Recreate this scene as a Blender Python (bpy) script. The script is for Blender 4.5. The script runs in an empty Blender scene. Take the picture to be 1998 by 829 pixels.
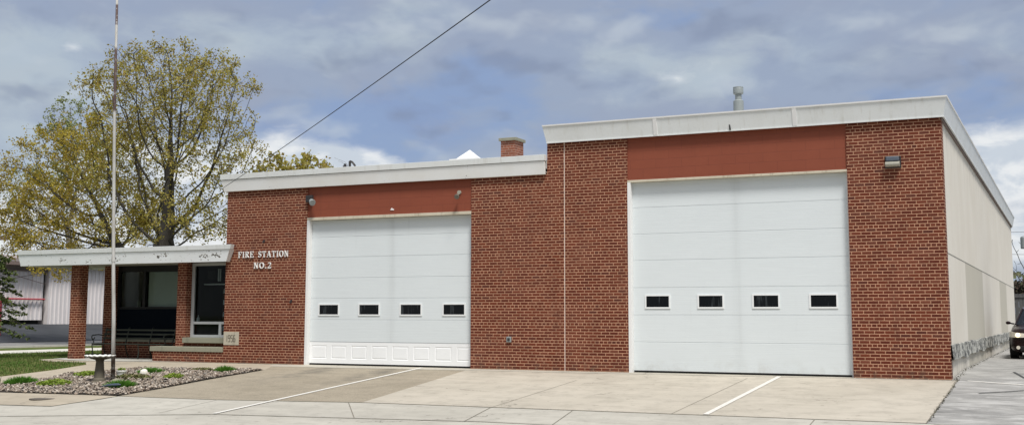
import bpy, math, random
import numpy as np
from mathutils import Vector, Matrix, noise as mnoise
from mathutils.kdtree import KDTree
R = math.radians
scn = bpy.context.scene
COL = scn.collection
random.seed(7)

# ------------------------------------------------------------------ camera
cam_d = bpy.data.cameras.new('camera'); cam = bpy.data.objects.new('camera', cam_d); COL.objects.link(cam)
yaw, pitch, roll = -0.4443, 0.1184, 0.0021
fw = Vector((math.sin(yaw) * math.cos(pitch), math.cos(yaw) * math.cos(pitch), math.sin(pitch)))
rt = Vector((math.cos(yaw), -math.sin(yaw), 0))
up = Vector((-math.sin(yaw) * math.sin(pitch), -math.cos(yaw) * math.sin(pitch), math.cos(pitch)))
r2 = rt * math.cos(roll) + up * math.sin(roll); u2 = -rt * math.sin(roll) + up * math.cos(roll)
M = Matrix((r2, u2, -fw)).transposed().to_4x4(); M.translation = Vector((2.192, -24.977, 1.2274))
cam.matrix_world = M
cam_d.sensor_width = 36; cam_d.lens = 2272.7 / 1998 * 36; cam_d.shift_y = -0.0334
cam_d.clip_end = 5000; scn.camera = cam

# ------------------------------------------------------------------ view, sun
scn.view_settings.view_transform = 'Standard'; scn.view_settings.look = 'None'
scn.view_settings.gamma = 1; scn.view_settings.use_curve_mapping = False
scn.view_settings.exposure = 0.35
SUN_EL, SUN_AZ = R(61), R(138)          # azimuth from +Y (north) clockwise towards +X
sd = bpy.data.lights.new('sun', 'SUN'); sd.energy = 3.0; sd.angle = R(14); sd.color = (1, .965, .92)
sun = bpy.data.objects.new('sun', sd); COL.objects.link(sun)
sdir = Vector((math.sin(SUN_AZ) * math.cos(SUN_EL), math.cos(SUN_AZ) * math.cos(SUN_EL), math.sin(SUN_EL)))
sun.rotation_euler = sdir.to_track_quat('Z', 'Y').to_euler()

# ------------------------------------------------------------------ node helper
class NT:
    def __init__(s, tree): s.t = tree; s.n = tree.nodes; s.l = tree.links
    def set(s, sock, v):
        if v is None: return
        if isinstance(v, bpy.types.NodeSocket): s.l.new(v, sock)
        elif isinstance(v, (tuple, list)):
            sock.default_value = tuple(v) + (1,) if (len(v) == 3 and sock.type == 'RGBA') else tuple(v)
        else: sock.default_value = v
    def m(s, op, a, b=None, c=None, clamp=False):
        n = s.n.new('ShaderNodeMath'); n.operation = op; n.use_clamp = clamp
        for i, v in enumerate((a, b, c)): s.set(n.inputs[i], v)
        return n.outputs[0]
    def vm(s, op, a, b=None, scale=None):
        n = s.n.new('ShaderNodeVectorMath'); n.operation = op
        s.set(n.inputs[0], a); s.set(n.inputs[1], b)
        if scale is not None: s.set(n.inputs['Scale'], scale)
        return n.outputs['Value'] if op in ('DOT_PRODUCT', 'LENGTH') else n.outputs[0]
    def mix(s, f, a, b, mode='MIX'):
        n = s.n.new('ShaderNodeMix'); n.data_type = 'RGBA'; n.blend_type = mode; n.clamp_factor = True
        s.set(n.inputs[0], f); s.set(n.inputs[6], a); s.set(n.inputs[7], b); return n.outputs[2]
    def noise(s, vec, scale, detail=4, rough=.55, dist=0, dim='3D'):
        n = s.n.new('ShaderNodeTexNoise'); n.noise_dimensions = dim
        s.set(n.inputs['Vector'], vec); s.set(n.inputs['Scale'], scale); s.set(n.inputs['Detail'], detail)
        s.set(n.inputs['Roughness'], rough); s.set(n.inputs['Distortion'], dist); return n.outputs[0]
    def vor(s, vec, scale, out='Distance', feature='F1'):
        n = s.n.new('ShaderNodeTexVoronoi'); n.feature = feature
        s.set(n.inputs['Vector'], vec); s.set(n.inputs['Scale'], scale); return n.outputs[out]
    def ramp(s, f, a, b, lo=0., hi=1.):
        n = s.n.new('ShaderNodeMapRange'); n.interpolation_type = 'SMOOTHSTEP'; n.clamp = True
        s.set(n.inputs[0], f); n.inputs[1].default_value = a; n.inputs[2].default_value = b
        n.inputs[3].default_value = lo; n.inputs[4].default_value = hi; return n.outputs[0]
    def comb(s, x, y, z):
        n = s.n.new('ShaderNodeCombineXYZ')
        for i, v in enumerate((x, y, z)): s.set(n.inputs[i], v)
        return n.outputs[0]
    def sep(s, v):
        n = s.n.new('ShaderNodeSeparateXYZ'); s.set(n.inputs[0], v); return n.outputs
    def pos(s):
        return s.n.new('ShaderNodeNewGeometry').outputs['Position']
    def nor(s):
        return s.n.new('ShaderNodeNewGeometry').outputs['True Normal']
    def objc(s):
        return s.n.new('ShaderNodeTexCoord').outputs['Object']
    def white(s, vec):
        n = s.n.new('ShaderNodeTexWhiteNoise'); n.noise_dimensions = '3D'; s.set(n.inputs['Vector'], vec); return n.outputs[0]

# ------------------------------------------------------------------ world
W = bpy.data.worlds.new('World'); scn.world = W; W.use_nodes = True
w = NT(W.node_tree); W.node_tree.nodes.clear()
wo = w.n.new('ShaderNodeOutputWorld'); bg = w.n.new('ShaderNodeBackground'); w.l.new(bg.outputs[0], wo.inputs[0])
sky = w.n.new('ShaderNodeTexSky'); sky.sky_type = 'NISHITA'; sky.sun_disc = False
sky.sun_elevation = SUN_EL; sky.sun_rotation = SUN_AZ; sky.air_density = 1.0; sky.dust_density = 1.0
BGS = 0.1; bg.inputs[1].default_value = BGS
d = w.vm('NORMALIZE', w.n.new('ShaderNodeTexCoord').outputs['Generated'])
dx, dy, dz = w.sep(d)
az = w.m('MULTIPLY', w.m('ARCTAN2', dx, dy), 57.2958); el = w.m('MULTIPLY', w.m('ARCSINE', dz), 57.2958)
def blob(a, e, ra, re):
    u = w.m('DIVIDE', w.m('SUBTRACT', az, a), ra); v = w.m('DIVIDE', w.m('SUBTRACT', el, e), re)
    q = w.m('ADD', w.m('MULTIPLY', u, u), w.m('MULTIPLY', v, v))
    return w.m('EXPONENT', w.m('MULTIPLY', q, -1.0))
cv = w.comb(w.m('MULTIPLY', az, .10), w.m('MULTIPLY', el, .20), 0.)
warp = w.noise(cv, 1.5, 3, .5)
cv2 = w.vm('ADD', cv, w.comb(w.m('MULTIPLY', warp, .5), w.m('MULTIPLY', warp, .35), 3.1))
cvr = w.vm('ADD', w.comb(w.m('MULTIPLY', az, .11), w.m('MULTIPLY', el, .19), 0.), w.comb(w.m('MULTIPLY', warp, .25), w.m('MULTIPLY', warp, .15), 1.7))
n1 = w.noise(cv2, 1.15, 6, .50)
n2 = w.noise(w.vm('ADD', cv2, (7.7, 2.2, 0)), 2.2, 7, .55)
n3 = w.noise(w.vm('ADD', cv2, (1.3, 9.2, 0)), 6.0, 5, .58)
K = 1.0 / BGS
def C(r, g, b, k=1.): return (r * K * k, g * K * k, b * K * k)
SKYK = .80
lo = C(.258, .345, .545, SKYK); mid = C(.325, .38, .50, SKYK); hi = C(.455, .525, .595, SKYK); wh = C(.84, .86, .87, SKYK)
nn = w.m('ADD', n1, w.m('MULTIPLY', w.m('SUBTRACT', n3, .5), .16))
nn = w.m('ADD', nn, w.m('MULTIPLY', w.m('SUBTRACT', n2, .5), .40))
# darker, bluer belt over the roofs; paler sky left, at upper right and low on the horizon
rel = w.m('SUBTRACT', w.noise(cvr, 1.35, 4, .48), w.noise(w.vm('ADD', cvr, (-.01, .11, 0)), 1.35, 4, .48))
nn = w.m('SUBTRACT', nn, w.m('MULTIPLY', blob(-29.5, 9.3, 8.5, 2.6), .20))
nn = w.m('ADD', nn, w.m('MULTIPLY', blob(-47.5, 9.5, 5.5, 4.5), .08))
nn = w.m('ADD', nn, w.m('MULTIPLY', blob(-14, 12.5, 9.0, 2.8), .10))
nn = w.m('ADD', nn, w.m('MULTIPLY', blob(-36.5, 14.0, 6.0, 2.0), .08))
c0 = w.mix(w.ramp(nn, .26, .46), lo, mid)
c0 = w.mix(w.ramp(nn, .50, .78), c0, hi)
c0 = w.mix(w.m('MULTIPLY', w.ramp(n2, .70, .40), .12), c0, sky.outputs[0])
c0 = w.mix(w.ramp(rel, .02, .20, 0, .55), c0, C(.56, .62, .68, SKYK))
c0 = w.mix(w.ramp(rel, -.01, -.15, 0, .60), c0, C(.225, .275, .395, SKYK))
# white cumulus banks near the horizon
bm = w.m('ADD', w.m('MULTIPLY', blob(-36.5, 7.4, 8.0, 1.3), 1.25), blob(-1.2, 7.9, 5.0, 1.5))
bm = w.m('ADD', bm, blob(-1.5, 6.2, 4.5, .95)); bm = w.m('ADD', bm, w.m('MULTIPLY', blob(-1.8, 3.3, 4, 1.4), 1.0))
bm = w.m('ADD', bm, w.m('MULTIPLY', blob(-16.8, 11.7, 2.2, .9), .36)); bm = w.m('ADD', bm, w.m('MULTIPLY', blob(-46.6, 12.3, .8, .4), .7))
bm = w.m('ADD', bm, w.m('MULTIPLY', blob(-44, 10.8, 2.6, 1.3), .8))
bm = w.m('ADD', bm, w.m('MULTIPLY', w.ramp(el, 9.5, 4.5), w.ramp(az, -34, -41, .1, .9)))
puff = w.ramp(w.m('ADD', bm, w.m('MULTIPLY', w.m('SUBTRACT', n2, .5), 2.0)), .42, .98)
puffc = w.mix(w.ramp(w.m('ADD', n3, w.m('MULTIPLY', rel, 2.)), .35, .65), C(.60, .66, .73, SKYK), wh)
c1 = w.mix(w.m('MULTIPLY', puff, .92), c0, puffc)
# bright veil of cloud round the hidden sun, behind the camera
sdot = w.m('MAXIMUM', w.vm('DOT_PRODUCT', d, tuple(sdir)), 0.)
glow = w.m('POWER', sdot, 5.)
c2 = w.mix(w.m('MULTIPLY', glow, .8), c1, C(1.25, 1.22, 1.17))
back = w.m('MULTIPLY', w.ramp(dy, .1, -.3), w.ramp(el, 26, 10))  # low sky behind the camera darkened, added to dim the porch and glass reflections
c2 = w.mix(w.m('MULTIPLY', back, .8), c2, C(.16, .17, .18))
c3 = w.mix(w.ramp(el, -.5, -2.), c2, C(.20, .19, .17))
w.l.new(c3, bg.inputs[0])

# ------------------------------------------------------------------ materials
def mat(name, build=None, base=(.5, .5, .5), rough=.8, spec=.3, metal=0.):
    m_ = bpy.data.materials.new(name); m_.use_nodes = True
    t = NT(m_.node_tree); b = t.n.get('Principled BSDF')
    t.set(b.inputs['Base Color'], base); t.set(b.inputs['Roughness'], rough)
    t.set(b.inputs['Specular IOR Level'], spec); t.set(b.inputs['Metallic'], metal)
    if build: build(t, b)
    return m_
def bump(t, b, h, strength=.3, dist=.01):
    n = t.n.new('ShaderNodeBump'); n.inputs['Strength'].default_value = strength; n.inputs['Distance'].default_value = dist
    t.set(n.inputs['Height'], h); t.set(b.inputs['Normal'], n.outputs[0])

def brickmat(name, c1, c2, cm, ch=.06773, cw=.2032, dark_base=True):
    def f(t, b):
        p = t.pos(); x, y, z = t.sep(p); nx, ny, nz = t.sep(t.nor())
        ax = t.m('GREATER_THAN', t.m('ABSOLUTE', nx), .7)
        u = t.m('ADD', t.m('MULTIPLY', y, ax), t.m('MULTIPLY', x, t.m('SUBTRACT', 1., ax)))
        u = t.m('ADD', u, 100.)
        zz = t.m('DIVIDE', t.m('SUBTRACT', z, .222 - ch * 60), ch)
        row = t.m('FLOOR', zz); fz = t.m('SUBTRACT', zz, row)
        head = t.m('LESS_THAN', t.m('MODULO', row, 6.), .5)
        odd = t.m('MODULO', row, 2.)
        wd = t.m('MULTIPLY', t.m('SUBTRACT', 1., t.m('MULTIPLY', head, .5)), cw)
        off = t.m('ADD', t.m('MULTIPLY', odd, cw * .5), t.m('MULTIPLY', head, cw * .25))
        uu = t.m('DIVIDE', t.m('ADD', u, off), wd)
        colm = t.m('FLOOR', uu); fu = t.m('SUBTRACT', uu, colm)
        wob = t.m('MULTIPLY', t.m('SUBTRACT', t.noise(p, 38, 2), .5), .010)
        du = t.m('MULTIPLY', t.m('MINIMUM', fu, t.m('SUBTRACT', 1., fu)), wd)
        dv = t.m('MULTIPLY', t.m('MINIMUM', fz, t.m('SUBTRACT', 1., fz)), ch)
        dist = t.m('ADD', t.m('MINIMUM', du, dv), wob)
        brick = t.ramp(dist, .0060, .0090)
        h = t.white(t.comb(colm, row, t.m('MULTIPLY', ax, 3.)))
        h2 = t.white(t.comb(row, colm, 5.))
        bc = t.mix(h, c1, c2)
        bc = t.mix(t.m('MULTIPLY', t.m('GREATER_THAN', h2, .93), .3), bc, (.07, .035, .03))
        bc = t.mix(t.m('MULTIPLY', t.m('LESS_THAN', h2, .08), .5), bc, (.20, .07, .04))
        fine = t.noise(p, 90, 4, .7)
        bc = t.mix(.55, bc, t.mix(fine, (.45, .45, .45), (1.35, 1.35, 1.35)), 'MULTIPLY')
        big = t.noise(p, .9, 5, .6); st = t.noise(t.vm('MULTIPLY', p, (1.2, 1.2, .25)), 2.2, 5, .65)
        mc = t.mix(t.ramp(t.noise(p, 3.2, 4, .6), .35, .7), cm, tuple(v * .72 for v in cm))
        c = t.mix(brick, mc, bc)
        c = t.mix(t.ramp(st, .54, .76, 0, .42), c, t.mix(.6, c, (.05, .03, .025)))
        c = t.mix(t.ramp(big, .40, .75, 0, .22), c, t.mix(.5, c, (.30, .13, .09)))
        # splashed dirt and lime just above the ground
        lowm = t.m('MULTIPLY', t.ramp(z, .30, .02), t.ramp(t.noise(p, 5, 4, .6), .42, .68))
        c = t.mix(t.m('MULTIPLY', lowm, .55), c, (.085, .07, .052))
        t.set(b.inputs['Base Color'], c); t.set(b.inputs['Roughness'], t.mix(brick, (.95,) * 3, (.78,) * 3))
        bump(t, b, t.m('ADD', brick, t.m('MULTIPLY', fine, .35)), .7, .006)
    return mat(name, f, spec=.25)
M_BRICK = brickmat('red_brick', (.097, .0175, .0078), (.155, .034, .0145), (.53, .30, .19))
M_BRICKC = brickmat('chimney_brick', (.20, .065, .035), (.30, .105, .06), (.42, .27, .21))

def paint(name, c, dirt=.12, rough=.5, dirtc=(.25, .22, .18), streak=True, bumps=.05, spec=.35):
    def f(t, b):
        p = t.pos(); n = t.noise(p, 1.3, 5, .6); s = t.noise(t.vm('MULTIPLY', p, (6, 6, .5)), 1.5, 5, .65)
        g = t.noise(p, 45, 3, .6)
        k = t.m('MULTIPLY', t.ramp(s, .5, .78), dirt) if streak else t.m('MULTIPLY', t.ramp(n, .5, .75), dirt)
        col = t.mix(t.m('ADD', k, t.m('MULTIPLY', t.ramp(n, .4, .8), dirt * .5)), c, dirtc)
        col = t.mix(.25, col, t.mix(g, (.8,) * 3, (1.15,) * 3), 'MULTIPLY')
        t.set(b.inputs['Base Color'], col); t.set(b.inputs['Roughness'], t.mix(n, (rough - .08,) * 3, (rough + .12,) * 3))
        bump(t, b, g, bumps, .004)
    return mat(name, f, spec=spec)
M_JAMB = paint('white_jamb_paint', (.80, .80, .79), .10, .45)
M_FASC_HI = paint('pale_grey_fascia_metal', (.76, .785, .78), .30, .42, (.40, .37, .28), bumps=.02)
M_LINTEL = paint('weathered_cream_lintel', (.58, .53, .42), .7, .7, (.26, .20, .13))
M_STONE = paint('limestone', (.47, .43, .34), .45, .85, (.17, .16, .12), bumps=.4)
M_CAP = paint('grey_green_cap_stone', (.27, .265, .20), .5, .9, (.10, .10, .08), bumps=.4)
M_ALU = paint('white_window_frame', (.48, .50, .50), .1, .4)
M_SOFFIT = paint('soffit_paint', (.42, .40, .36), .5, .8, (.16, .13, .10))
M_ROOF = paint('roof_membrane', (.55, .55, .53), .4, .8)
M_NAVY = paint('dark_navy_panel', (.004, .007, .012), .2, .8, (.01, .01, .012), spec=.05)
M_BLACKP = paint('black_trim', (.012, .012, .013), .2, .45, (.03, .03, .03))
M_SEAL = paint('light_sealant', (.72, .60, .52), .3, .8)
M_TRANSP = paint('white_letter_enamel', (.84, .84, .82), .12, .4)

def f_fl(t, b):      # lower fascia: white paint with flaked patches
    p = t.pos(); n = t.noise(p, 1.1, 4, .6); x, y, z = t.sep(p)
    f1 = t.noise(t.vm('MULTIPLY', p, (1, 1, 1.7)), 11, 4, .65); f2 = t.noise(p, 1.25, 2, .5)
    mk = None
    for cx, wd, cz, wz in ((-23.95, .20, 2.84, .07), (-22.9, .16, 2.76, .05), (-22.0, .30, 2.80, .08), (-21.6, .12, 2.90, .05), (-20.35, .20, 2.86, .09), (-20.1, .08, 2.92, .05), (-18.8, .22, 2.84, .08), (-18.35, .22, 2.86, .09)):
        e_ = t.m('EXPONENT', t.m('MULTIPLY', t.m('ADD', t.m('POWER', t.m('ABSOLUTE', t.m('DIVIDE', t.m('SUBTRACT', x, cx), wd)), 2.), t.m('POWER', t.m('ABSOLUTE', t.m('DIVIDE', t.m('SUBTRACT', z, cz), wz)), 2.)), -1.))
        mk = e_ if mk is None else t.m('ADD', mk, e_)
    q_ = t.m('ADD', f1, t.m('MULTIPLY', mk, .16)); pe = t.ramp(q_, .65, .675); inner = t.ramp(q_, .675, .715)
    g = t.noise(p, 60, 3)
    c = t.mix(t.ramp(n, .35, .75, 0, .35), (.87, .90, .91), (.76, .77, .76))
    c = t.mix(t.m('MULTIPLY', pe, .8), c, (.40, .38, .33)); c = t.mix(inner, c, (.09, .08, .07))
    c = t.mix(.3, c, t.mix(g, (.8,) * 3, (1.15,) * 3), 'MULTIPLY')
    t.set(b.inputs['Base Color'], c); bump(t, b, t.m('SUBTRACT', 1., pe), .5, .004)
M_PORT = mat('flaking_white_paint', f_fl, rough=.55)
def f_fl2(t, b):
    p = t.pos(); n = t.noise(p, .9, 5, .6); f1 = t.noise(p, 9, 4, .6); f2 = t.noise(p, 1.1, 2)
    pe = t.m('MULTIPLY', t.ramp(f1, .67, .69), t.ramp(f2, .52, .6)); g = t.noise(p, 60, 3)
    c = t.mix(t.ramp(n, .35, .75, 0, .5), (.82, .83, .82), (.70, .67, .60)); c = t.mix(pe, c, (.30, .27, .22))
    c = t.mix(.3, c, t.mix(g, (.8,) * 3, (1.15,) * 3), 'MULTIPLY')
    t.set(b.inputs['Base Color'], c)
M_FASC_LO = mat('chalky_white_fascia', f_fl2, rough=.55)

def f_red(t, b):     # painted block above the doors
    p = t.pos(); x, y, z = t.sep(p)
    rz = t.m('DIVIDE', t.m('SUBTRACT', z, 3.76), .2032); row = t.m('FLOOR', rz); fz = t.m('SUBTRACT', rz, row)
    ux = t.m('DIVIDE', t.m('ADD', t.m('ADD', x, 50.), t.m('MULTIPLY', t.m('MODULO', row, 2.), .3)), .6096)
    fu = t.m('FRACT', ux)
    dd = t.m('MINIMUM', t.m('MULTIPLY', t.m('MINIMUM', fz, t.m('SUBTRACT', 1., fz)), .2032), t.m('MULTIPLY', t.m('MINIMUM', fu, t.m('SUBTRACT', 1., fu)), .6096))
    j = t.ramp(dd, .001, .006); g = t.noise(p, 55, 4, .7); n = t.noise(p, 1.4, 5, .6)
    cell = t.white(t.comb(t.m('FLOOR', ux), row, 1.))
    c = t.mix(n, (.215, .056, .029), (.265, .074, .040)); c = t.mix(t.m('MULTIPLY', cell, .15), c, (.185, .044, .030))
    c = t.mix(j, t.mix(.35, c, (.10, .025, .02)), c)
    s = t.noise(t.vm('MULTIPLY', p, (5, 5, .35)), 1.4, 5, .6)
    c = t.mix(t.ramp(s, .6, .8, 0, .25), c, (.12, .04, .03))
    t.set(b.inputs['Base Color'], c); bump(t, b, t.m('ADD', j, t.m('MULTIPLY', g, .35)), .45, .004)
M_RED = mat('red_painted_block', f_red, rough=.7)

def doormat(name, cx, tone):
    def f(t, b):
        p = t.pos(); x, y, z = t.sep(p)
        rib = t.m('FRACT', t.m('MULTIPLY', z, 26.)); rb = t.m('ABSOLUTE', t.m('SUBTRACT', rib, .5))
        wood = t.noise(t.vm('MULTIPLY', p, (1.2, 1, 60)), 1.0, 3, .6)
        n = t.noise(p, .8, 5, .6); st = t.noise(t.vm('MULTIPLY', p, (9, 9, .6)), 1., 5, .65)
        cen = t.m('EXPONENT', t.m('MULTIPLY', t.m('POWER', t.m('DIVIDE', t.m('SUBTRACT', x, cx), .10), 2.), -1.))
        k = t.m('ADD', t.m('MULTIPLY', cen, t.ramp(st, .3, .7, .08, .22)), t.ramp(st, .6, .85, 0, .14))
        lowd = t.m('MULTIPLY', t.ramp(z, .45, .05), t.ramp(t.noise(p, 2.4, 5, .7), .48, .7))
        c = t.mix(n, tone, tuple(v * .93 for v in tone)); c = t.mix(k, c, (.36, .38, .38))
        c = t.mix(t.m('MULTIPLY', lowd, .22), c, (.36, .33, .27))
        c = t.mix(.22, c, t.mix(wood, (.72,) * 3, (1.2,) * 3), 'MULTIPLY')
        t.set(b.inputs['Base Color'], c); t.set(b.inputs['Roughness'], .55)
        bump(t, b, t.m('ADD', t.m('MULTIPLY', rb, .8), t.m('MULTIPLY', wood, .7)), .28, .006)
    return mat(name, f, spec=.3)
M_DOOR1 = doormat('white_ribbed_steel_low_door', -13.1, (.71, .76, .775))
M_DOOR2 = doormat('white_ribbed_steel_tall_door', -4.32, (.71, .76, .775))
M_DPAN = paint('bright_white_door_panel', (.86, .875, .88), .05, .4, streak=False)
M_WFR = paint('white_window_trim', (.80, .82, .82), .05, .4, streak=False)
M_SEAM = paint('door_section_joint', (.62, .66, .68), .2, .6)

def f_stucco(t, b):
    p = t.pos(); x, y, z = t.sep(p); n = t.noise(p, .5, 5, .6); g = t.noise(p, 40, 4, .6)
    st = t.noise(t.vm('MULTIPLY', p, (1, 2.6, .22)), 1.1, 6, .65)
    c = t.mix(t.ramp(n, .3, .7), (.70, .665, .59), (.65, .61, .53))
    low = t.m('LESS_THAN', z, 2.55)
    pan = t.m('ADD', t.m('MULTIPLY', t.ramp(y, 4.8, 4.9), t.ramp(y, 11.0, 10.9)), t.m('MULTIPLY', t.ramp(y, 19.8, 20.), t.ramp(y, 24.8, 24.6)))
    c = t.mix(t.m('MULTIPLY', low, t.m('MULTIPLY', pan, .8)), c, (.46, .435, .36))
    c = t.mix(t.ramp(st, .58, .82, 0, .28), c, (.40, .37, .31))
    drip = t.m('MULTIPLY', t.ramp(st, .50, .62), t.ramp(z, 3.9, 5.2)); c = t.mix(t.m('MULTIPLY', drip, .22), c, (.30, .27, .22))
    sp = t.m('MULTIPLY', t.ramp(z, .62, .1), t.ramp(t.noise(p, 3, 5, .65), .3, .7)); c = t.mix(t.m('MULTIPLY', sp, .5), c, (.33, .31, .27))
    t.set(b.inputs['Base Color'], c); bump(t, b, g, .35, .006)
M_STUCCO = mat('cream_stucco', f_stucco, rough=.9)
def f_torn(t, b):
    p = t.vm('MULTIPLY', t.pos(), (1, .7, 1.6)); n = t.noise(p, 3.0, 6, .7, .1); g = t.noise(p, 22, 4, .7)
    c = t.mix(t.ramp(n, .42, .58), (.085, .088, .085), (.42, .42, .38)); c = t.mix(t.ramp(t.noise(p, 5, 5, .7), .55, .66), c, (.62, .61, .56))
    c = t.mix(t.ramp(g, .5, .8, 0, .6), c, (.09, .09, .08))
    t.set(b.inputs['Base Color'], c); bump(t, b, n, .8, .03)
M_TORN = mat('torn_base_flashing', f_torn, rough=.85)

def concrete(name, c1, c2, agg=0., stain=.35, tyre=0., crack=True):
    def f(t, b):
        p = t.pos(); n = t.noise(p, .35, 6, .62); m2 = t.noise(p, 2.3, 6, .7); g = t.noise(p, 70, 4, .75); v = t.vor(p, 55)
        c = t.mix(t.ramp(n, .3, .7), c1, c2)
        c = t.mix(t.ramp(m2, .42, .72, 0, stain), c, tuple(q * .62 for q in c2))
        sw = t.noise(t.vm('MULTIPLY', p, (.35, 2.0, 1)), 1.3, 5, .6, .8)
        c = t.mix(t.ramp(sw, .50, .72, 0, stain * .7), c, tuple(q * .72 for q in c2))
        c = t.mix(t.ramp(t.m('SUBTRACT', 1., sw), .52, .72, 0, .25), c, tuple(min(.8, q * 1.22) for q in c1))
        oil = t.m('MULTIPLY', t.ramp(t.vor(p, 1.7), .16, .02), t.ramp(t.noise(p, .8, 2), .50, .62)); c = t.mix(t.m('MULTIPLY', oil, .38), c, (.14, .125, .10))
        sp = t.ramp(t.noise(p, 6.5, 2, .5), .66, .73); c = t.mix(t.m('MULTIPLY', sp, .35), c, (.12, .11, .09))
        if agg: c = t.mix(agg, c, t.mix(t.vor(p, 60, 'Color'), (.45, .40, .34), (1.5, 1.45, 1.35)), 'MULTIPLY')
        if tyre:
            x, y, z = t.sep(p)
            q = None
            for cx in (-14.4, -12.55):
                e_ = t.m('EXPONENT', t.m('MULTIPLY', t.m('POWER', t.m('DIVIDE', t.m('SUBTRACT', x, cx), .38), 2.), -1.))
                q = e_ if q is None else t.m('ADD', q, e_)
            q = t.m('MULTIPLY', q, t.m('MULTIPLY', t.ramp(y, -5.0, -.8), t.ramp(m2, .3, .65)))
            c = t.mix(t.m('MULTIPLY', q, tyre), c, (.13, .12, .10))
        c = t.mix(.3, c, t.mix(g, (.7,) * 3, (1.3,) * 3), 'MULTIPLY')
        if crack:
            cr = t.vor(t.vm('ADD', p, t.vm('MULTIPLY', t.comb(m2, n, 0.), (1.5, 1.5, 0))), .22, 'Distance', 'DISTANCE_TO_EDGE')
            cr = t.m('MULTIPLY', t.ramp(cr, .0045, .0015), t.ramp(n, .50, .58)); c = t.mix(t.m('MULTIPLY', cr, .7), c, (.09, .08, .07))
        t.set(b.inputs['Base Color'], c); bump(t, b, g, .35, .004)
    return mat(name, f, rough=.9, spec=.2)
M_CONC = concrete('tan_driveway_concrete', (.47, .43, .36), (.405, .37, .305), stain=.42)
M_AGG = concrete('exposed_aggregate', (.325, .29, .23), (.28, .25, .195), .40, tyre=.75, crack=False)
M_SIDE = concrete('grey_street_concrete', (.45, .43, .375), (.39, .37, .32), stain=.40)
M_APRON = concrete('grey_sill_concrete', (.44, .41, .34), (.37, .345, .29), stain=.4)
M_WALK = concrete('tan_walk_concrete', (.41, .36, .28), (.355, .31, .24), stain=.3)
M_WALK2 = concrete('pale_porch_concrete', (.46, .45, .40), (.39, .38, .34), stain=.3)
M_WHITEC = concrete('white_sidewalk', (.62, .60, .54), (.52, .50, .45), stain=.2, crack=False)
def f_line(t, b):
    p = t.pos(); g = t.noise(p, 16, 5, .7); c = t.mix(t.ramp(g, .58, .68, 0, .8), (.64, .62, .57), (.36, .32, .25)); t.set(b.inputs['Base Color'], c)
M_LINE = mat('worn_white_road_paint', f_line, rough=.7)
def f_asph(t, b):
    p = t.pos(); n = t.noise(p, .7, 5, .65); g = t.noise(p, 60, 5, .8); sw = t.noise(t.vm('MULTIPLY', p, (1.2, 3.5, 1)), 1.1, 6, .7, .6)
    c = t.mix(t.ramp(n, .3, .7), (.22, .216, .205), (.31, .303, .285)); c = t.mix(t.ramp(sw, .45, .66, 0, .65), c, (.47, .462, .44))
    c = t.mix(t.ramp(t.m('SUBTRACT', 1., sw), .55, .7, 0, .6), c, (.11, .11, .105))
    c = t.mix(.55, c, t.mix(g, (.45,) * 3, (1.6,) * 3), 'MULTIPLY'); t.set(b.inputs['Base Color'], c); bump(t, b, g, .6, .008)
M_ASPH = mat('weathered_pale_asphalt', f_asph, rough=.95)
def f_asph2(t, b):
    p = t.pos(); n = t.noise(p, .5, 5, .65); g = t.noise(p, 14, 5, .8)
    c = t.mix(t.ramp(n, .3, .7), (.028, .031, .036), (.052, .056, .062)); c = t.mix(.5, c, t.mix(g, (.6,) * 3, (1.5,) * 3), 'MULTIPLY'); t.set(b.inputs['Base Color'], c)
M_ASPH2 = mat('dark_asphalt', f_asph2, rough=.9)
def f_road(t, b):
    p = t.pos(); n = t.noise(p, .6, 5, .65); c = t.mix(t.ramp(n, .3, .7), (.19, .185, .175), (.25, .245, .235)); t.set(b.inputs['Base Color'], c)
M_ROAD = mat('side_street_asphalt', f_road, rough=.9)
def f_lawn(t, b):
    p = t.pos(); n = t.noise(p, .8, 5, .6); g = t.noise(p, 18, 5, .75)
    c = t.mix(t.ramp(n, .38, .62), (.055, .105, .018), (.135, .135, .05)); c = t.mix(t.ramp(t.noise(p, 2.4, 4, .7), .55, .7, 0, .7), c, (.16, .145, .075))
    c = t.mix(.6, c, t.mix(g, (.4,) * 3, (1.6,) * 3), 'MULTIPLY'); t.set(b.inputs['Base Color'], c); bump(t, b, g, .8, .03)
M_LAWN = mat('spring_lawn', f_lawn, rough=1., spec=.1)
def f_dirt(t, b):
    p = t.pos(); g = t.noise(p, 16, 5, .75); c = t.mix(g, (.075, .062, .048), (.19, .165, .135)); t.set(b.inputs['Base Color'], c); bump(t, b, g, .8, .02)
M_DIRT = mat('dirt', f_dirt, rough=1.)
def f_field(t, b):
    p = t.pos(); n = t.noise(p, .05, 6, .6); g = t.noise(p, 9, 5, .75)
    c = t.mix(t.ramp(n, .4, .6), (.06, .09, .03), (.13, .125, .07)); c = t.mix(.5, c, t.mix(g, (.5,) * 3, (1.5,) * 3), 'MULTIPLY'); t.set(b.inputs['Base Color'], c)
M_FIELD = mat('rough_field', f_field, rough=1.)
M_JOINT = mat('joint_filler', base=(.19, .172, .138), rough=.95)
M_TAR_SHADE = mat('tar_and_shadow_black', base=(.055, .055, .055), rough=.8)

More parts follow.
